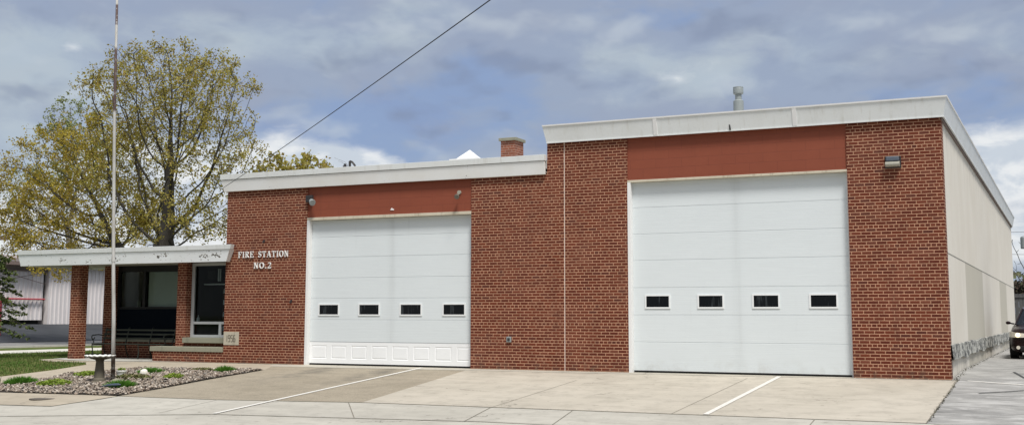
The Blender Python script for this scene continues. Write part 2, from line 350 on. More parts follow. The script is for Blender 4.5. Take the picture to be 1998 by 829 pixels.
def facemat(name, cols, rough=.85, tr=0., spec=.2):
    """colour picked per mesh island"""
    def f(t, b):
        rnd = t.n.new('ShaderNodeNewGeometry').outputs['Random Per Island']
        cr = t.n.new('ShaderNodeValToRGB'); cr.color_ramp.interpolation = 'LINEAR'
        els = cr.color_ramp.elements
        while len(els) < len(cols): els.new(.5)
        for i, c in enumerate(cols): els[i].position = i / (len(cols) - 1); els[i].color = (*c, 1)
        t.l.new(rnd, cr.inputs[0]); t.set(b.inputs['Base Color'], cr.outputs[0])
        if tr:
            tl = t.n.new('ShaderNodeBsdfTranslucent'); t.l.new(cr.outputs[0], tl.inputs[0])
            mx = t.n.new('ShaderNodeMixShader'); mx.inputs[0].default_value = tr
            t.l.new(b.outputs[0], mx.inputs[1]); t.l.new(tl.outputs[0], mx.inputs[2])
            t.l.new(mx.outputs[0], t.n['Material Output'].inputs[0])
    return mat(name, f, rough=rough, spec=spec)
M_STONES = facemat('river_pebbles', [(.10, .075, .055), (.26, .21, .165), (.15, .12, .095), (.42, .36, .29), (.21, .16, .125), (.58, .52, .44), (.12, .11, .10), (.30, .25, .20)], .75)
M_BLADE = facemat('lawn_blades', [(.06, .13, .02), (.11, .18, .035), (.18, .17, .07), (.07, .14, .025)], .8, .25)
M_CHIVE = facemat('deep_green_blades', [(.055, .16, .015), (.09, .23, .025), (.14, .28, .04)], .7, .3)
M_SEDUM = facemat('yellow_green_leaves', [(.16, .26, .03), (.27, .36, .05), (.22, .24, .08)], .7, .3)
M_DRY = facemat('dull_sprouting_leaves', [(.15, .17, .06), (.22, .19, .10), (.11, .15, .04)], .8, .2)
M_DEAD = facemat('dead_weeds', [(.09, .08, .05), (.05, .045, .035), (.10, .11, .05)], .9)
M_LEAF1 = facemat('young_maple_leaves', [(.36, .32, .055), (.48, .43, .10), (.24, .21, .045), (.37, .26, .07), (.56, .51, .16)], .65, .5)
M_LEAF2 = facemat('golden_spring_leaves', [(.40, .325, .04), (.52, .43, .07), (.29, .23, .04), (.42, .29, .06)], .65, .45)
M_LEAF3 = facemat('pale_green_leaves', [(.22, .26, .09), (.30, .33, .12), (.26, .27, .11)], .65, .4)
M_CON = facemat('conifer_needles', [(.05, .08, .022), (.09, .12, .035), (.13, .15, .05)], .7, .15)
def f_bark(t, b):
    p = t.pos(); n = t.noise(t.vm('MULTIPLY', p, (5, 5, 1.2)), 2.5, 5, .7); c = t.mix(n, (.018, .015, .013), (.085, .078, .066)); t.set(b.inputs['Base Color'], c); bump(t, b, n, .7, .03)
M_BARK = mat('grey_bark', f_bark, rough=.95)
def f_bark2(t, b):
    p = t.pos(); n = t.noise(p, 3, 3); c = t.mix(n, (.13, .12, .11), (.22, .205, .19)); t.set(b.inputs['Base Color'], c)
M_BARK2 = mat('pale_twigs', f_bark2, rough=.95)

def glassmat(name, tint, rough=.03, trans=.75):
    m_ = bpy.data.materials.new(name); m_.use_nodes = True; t = NT(m_.node_tree); t.n.clear()
    o = t.n.new('ShaderNodeOutputMaterial'); tr = t.n.new('ShaderNodeBsdfTransparent'); tr.inputs[0].default_value = (*tint, 1)
    gl = t.n.new('ShaderNodeBsdfGlossy'); gl.inputs['Roughness'].default_value = rough
    fr = t.n.new('ShaderNodeFresnel'); fr.inputs[0].default_value = 1.22
    mx = t.n.new('ShaderNodeMixShader'); t.l.new(fr.outputs[0], mx.inputs[0]); t.l.new(tr.outputs[0], mx.inputs[1]); t.l.new(gl.outputs[0], mx.inputs[2]); t.l.new(mx.outputs[0], o.inputs[0])
    return m_
M_GLASS = glassmat('window_glass', (.82, .86, .85))
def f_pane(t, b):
    p = t.pos(); n = t.noise(t.vm('MULTIPLY', p, (7, 7, .8)), 1.6, 3, .6); t.set(b.inputs['Base Color'], t.mix(t.ramp(n, .56, .66), (.003, .004, .005), (.028, .033, .036)))  # pale upright streaks painted into the colour, for things glimpsed behind the glass
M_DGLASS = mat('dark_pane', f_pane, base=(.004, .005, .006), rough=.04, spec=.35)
M_METAL = paint('galvanised_steel', (.27, .30, .30), .3, .45, (.20, .20, .19), spec=.6)
M_IRON = paint('dark_green_iron', (.030, .036, .028), .3, .5, (.07, .065, .05))
M_SLAT = paint('weathered_bench_slat', (.055, .062, .045), .3, .6, (.10, .10, .08))
M_BATH = paint('brown_cast_stone', (.135, .12, .09), .4, .85, (.05, .045, .035), bumps=.3)
M_BATHW = paint('white_glazed_rim', (.72, .72, .68), .2, .5)
M_LAMPG = paint('frosted_lens', (.36, .35, .29), .1, .35, streak=False)
M_LAMPB = paint('bronze_housing', (.035, .033, .035), .2, .4, streak=False)
M_LAMPT = paint('blue_grey_hood', (.10, .12, .15), .2, .35, streak=False)
def f_pole(t, b):
    p = t.pos(); x, y, z = t.sep(p); n = t.noise(t.vm('MULTIPLY', p, (4, 4, 1)), 1.6, 4, .6); n2 = t.noise(p, 9, 4, .7)
    dark = t.m('MAXIMUM', t.m('MULTIPLY', t.ramp(z, 6.05, 6.15), t.ramp(z, 7.70, 7.60)), t.m('MULTIPLY', t.ramp(z, 8.20, 8.25), t.ramp(z, 8.75, 8.70)))
    dark = t.m('MULTIPLY', dark, t.ramp(n2, .30, .45)); k = t.m('MULTIPLY', t.ramp(n, .58, .66), t.ramp(n2, .45, .6))
    low = t.m('MULTIPLY', t.ramp(z, .55, .15), t.ramp(n2, .35, .5))
    c = t.mix(t.ramp(n, .3, .7), (.50, .50, .48), (.36, .345, .31)); c = t.mix(k, c, (.17, .11, .075)); c = t.mix(dark, c, (.085, .055, .05)); c = t.mix(low, c, (.10, .07, .05))
    t.set(b.inputs['Base Color'], c)
M_POLE = mat('rusting_white_pole_paint', f_pole, rough=.6)
def f_corr(t, b):
    p = t.pos(); n = t.noise(p, .5, 5, .6); s = t.noise(t.vm('MULTIPLY', p, (1, 3, .3)), .9, 5, .65)
    c = t.mix(t.ramp(s, .4, .75), (.74, .70, .69), (.60, .56, .55)); c = t.mix(t.ramp(n, .55, .75, 0, .4), c, (.64, .58, .56)); t.set(b.inputs['Base Color'], c)
M_CORR = mat('off_white_ribbed_metal', f_corr, rough=.6)
M_EAVE = paint('brown_eave', (.20, .15, .13), .3, .7)
M_ROOFB = paint('pinkish_grey_metal_roof', (.36, .30, .28), .4, .6)
M_PINK = paint('faded_red_pipe', (.42, .07, .085), .2, .5)
M_GREYF = paint('dark_grey_fence_board', (.085, .085, .085), .3, .7)
M_CARP = mat('dark_maroon_car_paint', base=(.012, .004, .004), rough=.25, spec=.2)
M_CARP.node_tree.nodes['Principled BSDF'].inputs['Coat Weight'].default_value = .12
M_TYRE = mat('tyre_rubber', base=(.012, .012, .012), rough=.85)
M_RIM = mat('alloy_rim', base=(.45, .45, .46), rough=.35, metal=.8)
M_CHROME = mat('bright_metal', base=(.6, .6, .6), rough=.2, metal=.9)
def f_hl(t, b):
    t.set(b.inputs['Emission Color'], (1., .82, .5)); t.set(b.inputs['Emission Strength'], 1.6)
M_HEAD = mat('lit_headlight', f_hl, base=(.5, .48, .42), rough=.15)
M_HEADC = mat('headlight_lens', base=(.62, .58, .50), rough=.1, spec=.6)
M_WIRE = mat('cable_rubber', base=(.028, .029, .034), rough=.6)
M_WOODD = paint('brown_inner_door', (.075, .035, .02), .2, .5)
M_GREEN = paint('dull_green_blind', (.46, .50, .44), .1, .7, streak=False)
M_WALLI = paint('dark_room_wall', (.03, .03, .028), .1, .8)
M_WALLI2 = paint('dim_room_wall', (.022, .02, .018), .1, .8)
M_WROCK = paint('white_rock', (.72, .70, .62), .3, .8, bumps=.5)
M_GROCK = paint('mossy_rock', (.26, .25, .19), .4, .9, bumps=.5)
M_BLUE = paint('blue_grey_cast', (.055, .075, .11), .4, .6)
M_RUST = paint('cast_iron_lid', (.10, .085, .07), .4, .75, bumps=.4)

# ------------------------------------------------------------------ mesh helpers
class MB:
    def __init__(s): s.v = []; s.f = []; s.mi = []; s.cur = 0
    def add(s, vs, fs):
        o = len(s.v); s.v += [tuple(q) for q in vs]; s.f += [tuple(i + o for i in f) for f in fs]; s.mi += [s.cur] * len(fs); return s
    def box(s, x0, x1, y0, y1, z0, z1):
        vs = [(x, y, z) for z in (z0, z1) for y in (y0, y1) for x in (x0, x1)]
        return s.add(vs, [(0, 2, 3, 1), (4, 5, 7, 6), (0, 1, 5, 4), (2, 6, 7, 3), (0, 4, 6, 2), (1, 3, 7, 5)])
    def hexa(s, b, t):
        """bottom quad b, top quad t (both counter-clockwise from above)"""
        return s.add(list(b) + list(t), [(3, 2, 1, 0), (4, 5, 6, 7), (0, 1, 5, 4), (1, 2, 6, 5), (2, 3, 7, 6), (3, 0, 4, 7)])
    def prism(s, pts, y0, y1):
        """outline in x,z extruded along y"""
        n = len(pts); vs = [(x, y0, z) for x, z in pts] + [(x, y1, z) for x, z in pts]
        return s.add(vs, [tuple(range(n)), tuple(range(2 * n - 1, n - 1, -1))] + [(i, i + n, (i + 1) % n + n, (i + 1) % n) for i in range(n)])
    def tube(s, pts, rad, n=8, cap=True):
        pts = [Vector(p) for p in pts]; rad = rad if isinstance(rad, (list, tuple)) else [rad] * len(pts)
        o = len(s.v); ref = None
        for i, p in enumerate(pts):
            t = (pts[min(i + 1, len(pts) - 1)] - pts[max(i - 1, 0)]).normalized()
            if ref is None: ref = t.orthogonal().normalized()
            a = (ref - t * ref.dot(t)); a = a.normalized() if a.length > 1e-6 else t.orthogonal().normalized()
            ref = a; b = t.cross(a)
            for k in range(n):
                th = 2 * math.pi * k / n; s.v.append(tuple(p + (a * math.cos(th) + b * math.sin(th)) * rad[i]))
        for i in range(len(pts) - 1):
            for k in range(n):
                k2 = (k + 1) % n; s.f.append((o + i * n + k, o + i * n + k2, o + (i + 1) * n + k2, o + (i + 1) * n + k)); s.mi.append(s.cur)
        if cap:
            s.f.append(tuple(o + k for k in range(n - 1, -1, -1))); s.mi.append(s.cur)
            s.f.append(tuple(o + (len(pts) - 1) * n + k for k in range(n))); s.mi.append(s.cur)
        return s
    def lathe(s, c, prof, n=24, wav=None):
        o = len(s.v)
        for j, (r, z) in enumerate(prof):
            for k in range(n):
                th = 2 * math.pi * k / n; rr = r; zz = z
                if wav and j in wav: rr = r * (1 + wav[j] * math.cos(th * 16)); zz = z + .008 * math.cos(th * 16)
                s.v.append((c[0] + rr * math.cos(th), c[1] + rr * math.sin(th), c[2] + zz))
        for j in range(len(prof) - 1):
            for k in range(n):
                k2 = (k + 1) % n; s.f.append((o + j * n + k, o + j * n + k2, o + (j + 1) * n + k2, o + (j + 1) * n + k)); s.mi.append(s.cur)
        s.f.append(tuple(o + k for k in range(n - 1, -1, -1))); s.mi.append(s.cur)
        s.f.append(tuple(o + (len(prof) - 1) * n + k for k in range(n))); s.mi.append(s.cur)
        return s
    def build(s, name, m, parent=None, smooth=False, bevel=0., **tags):
        off = Vector((0, 0, 0)); p = parent
        while p: off += p.location; p = p.parent
        me = bpy.data.meshes.new(name)
        org = Vector((0, 0, 0))
        me.from_pydata([tuple(Vector(v) - off - org) for v in s.v], [], s.f)
        for q in (m if isinstance(m, (list, tuple)) else [m]): me.materials.append(q)
        if any(s.mi): me.polygons.foreach_set('material_index', s.mi)
        if smooth: me.polygons.foreach_set('use_smooth', [True] * len(me.polygons))
        me.update()
        o = bpy.data.objects.new(name, me); COL.objects.link(o); o.parent = parent
        if bevel:
            bv = o.modifiers.new('bevel', 'BEVEL'); bv.width = bevel; bv.segments = 2; bv.limit_method = 'ANGLE'
        tag(o, **tags); return o
def tag(o, label=None, cat=None, group=None, kind=None):
    if label: o['label'] = label
    if cat: o['category'] = cat
    if group: o['group'] = group
    if kind: o['kind'] = kind
    return o
def thing(name, loc, label, cat, group=None):
    o = bpy.data.objects.new(name, None); COL.objects.link(o); o.location = loc; o.empty_display_size = .2
    return tag(o, label, cat, group)

# ------------------------------------------------------------------ ground
def zg(x, y):
    z = .07 * max(y, -9.) if y < 0 else 0.
    if x < -42: z += .095 * (min(-42 - x, 8.))
    return z
def clip(poly, ax, val, keep_less):
    out = []; n = len(poly)
    for i in range(n):
        a, b = poly[i], poly[(i + 1) % n]; da = a[ax] - val; db = b[ax] - val
        if keep_less: da, db = -da, -db
        if da >= 0: out.append(a)
        if (da > 0 > db) or (da < 0 < db):
            t = da / (da - db); out.append((a[0] + (b[0] - a[0]) * t, a[1] + (b[1] - a[1]) * t))
    return out
def sheet(name, poly, off, m, kind='structure', zf=zg, **tags):
    pcs = [poly]
    for ax, val in ((1, 0.), (1, -9.), (0, -42.), (0, -50.), (1, 2.9)):
        nx = []
        for q in pcs:
            for kl in (True, False):
                c = clip(q, ax, val, kl)
                if len(c) >= 3: nx.append(c)
        pcs = nx
    mb = MB()
    for q in pcs:
        cx = sum(a[0] for a in q) / len(q); cy = sum(a[1] for a in q) / len(q)
        area = sum(q[i][0] * q[(i + 1) % len(q)][1] - q[(i + 1) % len(q)][0] * q[i][1] for i in range(len(q)))
        if abs(area) < 1e-6: continue
        if area < 0: q = q[::-1]
        mb.add([(a[0], a[1], zf(a[0] + (cx - a[0]) * 1e-4, a[1] + (cy - a[1]) * 1e-4) + off) for a in q], [tuple(range(len(q)))])
    return mb.build(name, m, None, kind=kind, **tags)
sheet('ground', [(-2000, -2000), (2000, -2000), (2000, 2500), (-2000, 2500)], -.024, M_FIELD)
sheet('grass_verge', [(-34.8, -11.1), (-20.9, -11.1), (-20.9, -8.9), (-34.8, -8.9)], -.016, M_LAWN)
def zr(x, y): return (.07 * max(y, -9.) if y < 0 else min(.1, .0345 * y))
sheet('driveway', [(-10.75, -.35), (-8.3, -.32), (.12, -.02), (.10, -5.6), (-10.15, -5.72)], .0, M_CONC)
sheet('driveway_sill', [(-16.6, 0.14), (-15.5, .3), (-1.85, .3), (-1.85, -.02), (.1, -.02), (.1, -.06), (-8.3, -.325), (-10.75, -.355), (-16.3, -.5)], .004, M_APRON)
sheet('aggregate_drive', [(-10.75, -.36), (-16.3, -.5), (-15.9, -1.4), (-15.95, -3.3), (-15.86, -5.05), (-15.9, -6.15), (-13.3, -6.1), (-10.15, -5.72)], .0, M_AGG)
sheet('sidewalk', [(-15.9, -6.16), (-13.3, -6.11), (-10.15, -5.74), (.10, -5.62), (40, -5.92), (40, -7.4), (6, -7.4), (-6.8, -7.25), (-12.02, -7.75), (-17.46, -9.5), (-21, -10.), (-21, -8.3), (-17.4, -7.85), (-16.1, -7.75), (-15.9, -6.6)], -.004, M_SIDE)
sheet('curb_walk', [(-15.9, -6.17), (-15.92, -6.57), (-16.1, -7.73), (-17.4, -7.83), (-21, -8.28), (-23, -8.5), (-23, -3.6), (-22., -3.9), (-21.95, -3.88), (-20.4, -5.3), (-19.16, -6.33), (-16.31, -6.18)], .004, M_WALK)
sheet('street_apron', [(-21, -10.02), (-17.46, -9.52), (-12.02, -7.77), (-6.8, -7.27), (40, -7.42), (40, -9.2), (-21, -11.1)], -.008, M_SIDE)
sheet('street', [(-200, -11.), (-21, -11.), (6, -9.1), (200, -9.1), (200, -60), (-200, -60)], -.012, M_ROAD)
sheet('parking_lot', [(.12, .0), (.10, -5.6), (6, -5.88), (40, -5.9), (40, 60), (-2, 60), (-2, 31.8), (.0, 31.8), (.0, .02)], -.002, M_ASPH, zf=zr)
# lawn, paths on the left
sheet('lawn', [(-24.7, -.24), (-23.9, -.6), (-22.4, -.68), (-21.95, -1.1), (-21.8, -2.46), (-21.98, -3.88), (-23.1, -3.5), (-23.1, -9), (-29, -9), (-29.5, 40), (-24.4, 40), (-24.4, .1)], .0, M_LAWN)
sheet('walkway', [(-24.68, -.22), (-23.9, -.58), (-22.42, -.66), (-21.93, -1.1), (-21.78, -2.46), (-21.95, -3.87), (-20.48, -5.18), (-20.42, -4.36), (-20.23, -3.85), (-20.68, -3.06), (-20.33, -2.59), (-20.12, -2.38), (-19.85, -2.09), (-19.66, -1.5), (-17.4, -1.39), (-16.45, -1.25), (-15.9, -1.2), (-16.55, .12), (-24.4, .12)], .002, M_WALK)
sheet('porch_floor', [(-24.45, .1), (-23.6, -.25), (-22.2, -.3), (-20.63, -.1), (-18.1, .05), (-18.1, 1.7), (-24.45, 1.7)], .012, M_WALK2)
sheet('side_path', [(-29.1, -9), (-31.9, -9), (-31.9, 60), (-29.1, 60)], .01, M_WHITEC)
sheet('street_verge', [(-31.95, -9), (-34.8, -9), (-34.8, 60), (-31.95, 60)], .0, M_LAWN)
sheet('side_street', [(-34.85, -10.95), (-42, -10.95), (-42, 70), (-34.85, 70)], .0, M_ROAD)
mb = MB(); mb.box(-35.0, -34.85, -9, 70, -.05, .07); mb.build('street_curb', M_WHITEC, kind='structure')
sheet('asphalt_lot', [(-42.05, -10.9), (-120, -10.9), (-120, 90), (-42.05, 90)], .01, M_ASPH2)
def strip(name, a, b, wd, off, m, zf=zg):
    a = Vector(a); b = Vector(b); t = (b - a).normalized(); n = Vector((-t.y, t.x)) * wd / 2
    return sheet(name, [tuple(a + n), tuple(a - n), tuple(b - n), tuple(b + n)], off, m, zf=zf)
tag(strip('painted_line', (-12.1, -.05), (-12.06, -7.72), .10, .008, M_LINE)); tag(strip('painted_line', (-3.40, -.10), (-3.42, -5.6), .10, .008, M_LINE))
strip('parking_stripe', (.30, -.06), (6., -2.4), .09, .004, M_LINE, zr)
for a, b in (((-7.40, -1.6), (-7.38, -5.68)), ((-3.98, -.5), (-4.0, -5.65)), ((-10.45, -5.74), (-9.2, -7.45)), ((-7.4, -5.68), (-7.1, -7.3)), ((-5.8, -5.66), (-5.5, -7.28)), ((-1.6, -5.64), (-1.5, -7.3)), ((-13.3, -6.13), (-13.2, -7.9))):
    strip('slab_joint', a, b, .014, .003, M_JOINT)
for a, b in (((-15.9, -6.155), (-13.3, -6.105)), ((-13.3, -6.105), (-10.15, -5.73)), ((-10.15, -5.73), (.1, -5.61)), ((-20.8, -9.95), (-17.46, -9.51)), ((-17.46, -9.51), (-12.02, -7.76)), ((-12.02, -7.76), (-6.8, -7.26)), ((-6.8, -7.26), (5.9, -7.41)), ((-22.9, -8.5), (-16.1, -7.74)), ((.11, -.1), (.10, -5.6))):
    strip('slab_joint', a, b, .016, .006, M_JOINT)
strip('tar_streak', (.62, -1.9), (1.35, -1.35), .05, .004, M_TAR_SHADE, zr); strip('tar_streak', (1.35, -1.35), (1.9, -1.3), .04, .004, M_TAR_SHADE, zr)
strip('tar_streak', (1.05, 2.4), (1.32, .8), .06, .004, M_TAR_SHADE, zr)
# ragged weeds and dirt along the driveway edge and wall foot
mb = MB(); rnd = random.Random(3)
for i in range(620):
    if i < 260: x = .115 + rnd.gauss(0, .016); y = -rnd.random() * 5.5
    else: y = rnd.random() ** 1.5 * 24; x = .03 + abs(rnd.gauss(0, .05)) + .03 * mnoise.noise(Vector((0, y * 1.3, 0)))
    z = zr(x, y) ; s_ = .006 + rnd.random() * .012; a = rnd.random() * 6.28
    mb.add([(x + s_ * math.cos(a), y + s_ * math.sin(a), z), (x - s_ * math.cos(a), y - s_ * math.sin(a), z), (x + rnd.gauss(0, .015), y + rnd.gauss(0, .015), z + .005 + rnd.random() * .015)], [(0, 1, 2)])
mb.build('edge_weeds', M_DEAD, kind='stuff', label='ragged weeds and dirt along the driveway edge and the stucco wall foot', cat='weeds')

# ------------------------------------------------------------------ fire station
ST = thing('fire_station', (-9, 0, 0), 'red brick fire station with two white overhead doors, stepped flat roof and columned porch', 'building')
def wallbox(name, m, x0, x1, y0, y1, z0, z1, **k):
    return MB().box(x0, x1, y0, y1, z0, z1).build(name, m, ST, **k)
Y1 = 12.
# brick piers of the front
wallbox('brick_wall', M_BRICK, -18.2, -15.592, 0, .35, -.05, 4.62, label='left brick wall carrying the white lettering')
mb = MB(); mb.box(-10.79, -8.352, 0, .35, -.05, 4.62).box(-8.78, -8.352, 0.0, .35, 4.62, 5.36); mb.build('brick_wall', M_BRICK, ST, label='brick wall left of the expansion joint, between the doors')
wallbox('brick_wall', M_BRICK, -8.33, -6.785, 0, .35, -.05, 5.36, label='brick wall right of the expansion joint')
wallbox('brick_wall', M_BRICK, -1.895, 0, 0, .35, -.05, 5.36, label='right end brick wall with the wall light')
wallbox('expansion_joint', M_SEAL, -8.352, -8.33, .004, .3, -.02, 5.34)
MB().box(-20.5, -16.1, -.012, .02, -.10, .012).build('footing_shadow_strip', M_TAR_SHADE, ST)  # dark strip added under the brick, standing for its shadow gap
# side wall, rear and dark core
wallbox('stucco_wall', M_STUCCO, -.30, -.012, .35, 31.8, -.05, 5.32)
M_WJ = paint('grey_tan_joint', (.26, .25, .22), .3, .8)
mb = MB(); mb.box(-.02, -.008, .35, 31.75, 2.54, 2.56); mb.build('wall_joint', M_WJ, ST)
mb = MB(); rnd = random.Random(5); y = .12
rows = []
N = 150
for i in range(N + 1):
    yy = .12 + i * (31.4 / N); q = mnoise.noise(Vector((yy * .6, 0, 3))); q2 = mnoise.noise(Vector((yy * 1.1, 7, 3))); q3 = mnoise.noise(Vector((yy * .7, 17, 3)))
    rows.append([(-.005, yy, .690 + q * .03), (.022 + .012 * q2, yy, .68 + q * .04), (.035 + .03 * q3, yy, .53), (.050 + .035 * q2, yy, .385 + q3 * .06 + q2 * .03), (.0, yy, .375 + q3 * .05)])
vs = [p for r_ in rows for p in r_]; fs = []
for i in range(N):
    for k in range(4): a = i * 5 + k; fs.append((a, a + 1, a + 6, a + 5))
mb.add(vs, fs); mb.build('base_flashing', M_TORN, ST, label='torn grey flashing strip along the foot of the stucco wall')
wallbox('stucco_wall', M_STUCCO, -8.5, -.30, 31.45, 31.8, -.05, 5.32)
wallbox('core_wall', M_WALLI, -8.76, -8.5, .35, 31.45, -.05, 5.30)
wallbox('core_wall', M_STUCCO, -18.18, -17.9, .35, Y1 + 8, -.05, 4.60)
wallbox('core_wall', M_WALLI, -17.9, -.32, 3.0, 3.1, -.05, 4.5)
wallbox('core_wall', M_WALLI, -15.9, -15.7, .35, 3.0, -.05, 4.5); wallbox('core_wall', M_WALLI, -17.9, -8.76, 20, 20.2, -.05, 4.6)
# painted block above the doors, lintels
wallbox('red_panel', M_RED, -15.592, -10.79, .03, .30, 3.775, 4.62)
wallbox('red_panel', M_RED, -6.785, -1.895, .03, .30, 4.325, 5.36)
def lint(x0, x1, z0, z1, ragged):
    mb = MB(); mb.box(x0, x1, -.004, .14, z0, z1); mb.build('lintel', M_LINTEL, ST, bevel=.004)
lint(-15.59, -10.792, 3.700, 3.773, 0); lint(-6.783, -1.897, 4.272, 4.323, 1)
# roofs
wallbox('roof', M_ROOF, -18.1, -8.79, -.02, 19.9, 4.70, 4.90); wallbox('roof', M_ROOF, -8.72, -.08, -.02, 31.7, 5.40, 5.60)
wallbox('soffit', M_SOFFIT, -18.26, -8.79, -.07, -.001, 4.60, 4.63)
def fasc(name, m, x0, x1, x0t, x1t, yb, yt, z0, z1, th=.05, label=None):
    mb = MB(); mb.hexa([(x0, yb, z0), (x1, yb, z0), (x1, yb + th, z0), (x0, yb + th, z0)], [(x0t, yt, z1), (x1t, yt, z1), (x1t, yt + th, z1), (x0t, yt + th, z1)])
    return mb.build(name, m, ST, bevel=.004, label=label)
# high roof: one leaning band mitred round the right corner
def band(pts_b, pts_t, z0, z1, th=.05):
    """outer outline bottom/top as open polyline in x,y"""
    mb = MB(); n = len(pts_b); vs = []
    for (pb, pt, nb) in zip(pts_b, pts_t, band.inn): vs += [(*pb, z0), (*pt, z1), (pt[0] + nb[0] * th, pt[1] + nb[1] * th, z1), (pb[0] + nb[0] * th, pb[1] + nb[1] * th, z0)]
    fs = [(3, 2, 1, 0)]
    for i in range(n - 1):
        for k in range(4): a = i * 4 + k; b = i * 4 + (k + 1) % 4; fs.append((a, b, b + 4, a + 4))
    e = (n - 1) * 4; fs.append((e, e + 1, e + 2, e + 3)); mb.add(vs, fs); return mb
band.inn = [(0, 1), (0, 1), (-1, 1), (-1, 0)]
HB = [(-8.76, -.08), (-8.0, -.08), (.065, -.08), (.065, 31.85)]; HT = [(-8.84, -.16), (-8.0, -.16), (.14, -.16), (.14, 31.95)]
band(HB, HT, 5.30, 5.70).build('fascia', M_FASC_HI, ST, label='pale grey leaning roof fascia over the tall door, wrapping the right corner')
mb = MB(); mb.hexa([(-8.76, -.03, 5.30), (-8.71, -.03, 5.30), (-8.71, 31.8, 5.30), (-8.76, 31.8, 5.30)], [(-8.84, -.11, 5.70), (-8.79, -.11, 5.70), (-8.79, 31.8, 5.70), (-8.84, 31.8, 5.70)]); mb.build('fascia', M_FASC_HI, ST, label='short return of the pale fascia at the roof step')
band.inn = [(0, 1), (0, 1), (-1, 1), (-1, 0)]
def off(P, d): return [(P[0][0], P[0][1] - d), (P[1][0], P[1][1] - d), (P[2][0] + d, P[2][1] - d), (P[3][0] + d, P[3][1])]
band(off(HT, .012), off(HT, .016), 5.680, 5.712, .10).build('drip_edge', M_JAMB, ST)
band(off(HB, .008), off(HB, .010), 5.285, 5.315, .03).build('drip_edge', M_FASC_HI, ST)
for xa in (-6.11, -2.98):
    mb = MB(); mb.hexa([(xa, -.094, 5.305), (xa + .09, -.094, 5.305), (xa + .09, -.078, 5.305), (xa, -.078, 5.305)], [(xa, -.172, 5.69), (xa + .09, -.172, 5.69), (xa + .09, -.156, 5.69), (xa, -.156, 5.69)]); mb.build('cover_plate', M_JAMB, ST)
mb = MB(); mb.prism([(-4.37, 5.31), (-4.33, 5.31), (-4.345, 5.42), (-4.375, 5.45)], -.106, -.09); mb.build('torn_seam', M_TAR_SHADE, ST)
# dark soffit under the high fascia
mb = MB(); mb.box(-8.74, .0, -.05, -.001, 5.325, 5.34).box(.001, .05, -.05, 31.8, 5.325, 5.34).build('soffit', M_SOFFIT, ST)
wallbox('wall_trim', M_EAVE, -.010, .03, .0, 31.8, 5.24, 5.31)
# low roof fascia: board with a folded cap above it
fasc('fascia', M_FASC_LO, -18.27, -8.80, -18.335, -8.80, -.08, -.13, 4.56, 4.87, .05, 'white leaning fascia board over the low door')
fasc('fascia_cap', M_FASC_HI, -18.345, -8.79, -18.36, -8.79, -.150, -.165, 4.88, 5.02, .16)
mb = MB(); mb.hexa([(-18.27, -.03, 4.56), (-18.22, -.03, 4.56), (-18.22, 19.9, 4.56), (-18.27, 19.9, 4.56)], [(-18.335, -.08, 4.87), (-18.28, -.08, 4.87), (-18.28, 19.9, 4.87), (-18.335, 19.9, 4.87)]); mb.box(-18.35, -18.25, .0, 19.9, 4.88, 5.02); mb.build('fascia', M_FASC_LO, ST, label='fascia along the left edge of the low roof')

# garage doors
def gdoor(x0, x1, seams, wx, wp, ww, wz, m, panels, label):
    top = seams[-1]; yd = .14
    d_ = MB()
    zs = seams
    for i in range(len(zs) - 1):
        if panels and i == 0: continue
        d_.box(x0, x1, yd, yd + .045, zs[i] + .003, zs[i + 1] - .003)
    dr = d_.build('garage_door', m, ST, bevel=.005, label=label)
    MB().box(x0, x1, yd + .007, yd + .04, zs[0] + .02, top - .01).build('door_seam', M_SEAM, dr)
    MB().box(x0, x1, yd + .01, yd + .03, zs[0] - .035, zs[0] + .01).build('bottom_seal', M_BLACKP, dr)
    if panels:
        z0, z1 = zs[0] + .005, zs[1] - .005; p_ = MB(); pw = (x1 - x0) / 8; yf = yd - .004
        def ring(ax0, ax1, az0, az1, ya, bx0, bx1, bz0, bz1, yb):
            p_.add([(ax0, ya, az0), (ax1, ya, az0), (ax1, ya, az1), (ax0, ya, az1), (bx0, yb, bz0), (bx1, yb, bz0), (bx1, yb, bz1), (bx0, yb, bz1)], [(0, 1, 5, 4), (1, 2, 6, 5), (2, 3, 7, 6), (3, 0, 4, 7)])
        for k in range(8):
            a, b = x0 + k * pw, x0 + (k + 1) * pw; i0, i1, j0, j1 = a + .075, b - .075, z0 + .115, z1 - .085
            ring(a, b, z0, z1, yf, i0, i1, j0, j1, yf); ring(i0, i1, j0, j1, yf, i0 + .012, i1 - .012, j0 + .012, j1 - .012, yf + .009)
            ring(i0 + .012, i1 - .012, j0 + .012, j1 - .012, yf + .009, i0 + .045, i1 - .045, j0 + .04, j1 - .04, yf + .001)
            p_.add([(i0 + .045, yf + .001, j0 + .04), (i1 - .045, yf + .001, j0 + .04), (i1 - .045, yf + .001, j1 - .04), (i0 + .045, yf + .001, j1 - .04)], [(0, 1, 2, 3)])
        p_.box(x0, x1, yf + .018, yd + .045, z0, z1); p_.build('raised_panel', M_DPAN, dr, label='bright white bottom section with eight raised panels')
    for k in range(4):
        c = wx + k * wp; a, b = c - ww / 2, c + ww / 2; z0, z1 = wz; q = MB(); y0, y1 = yd - .016, yd + .001; t = .034
        q.box(a - t, b + t, y0, y1, z1, z1 + t).box(a - t, b + t, y0, y1, z0 - t, z0).box(a - t, a, y0, y1, z0, z1).box(b, b + t, y0, y1, z0, z1)
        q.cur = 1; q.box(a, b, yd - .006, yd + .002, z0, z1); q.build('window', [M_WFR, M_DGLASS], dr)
    return dr
gdoor(-15.53, -10.70, [.045, .59, 1.15, 1.69, 2.21, 2.74, 3.26, 3.70], -14.955, 1.213, .57, (1.285, 1.525), M_DOOR1, True, 'lower white overhead door with a panelled bottom section')
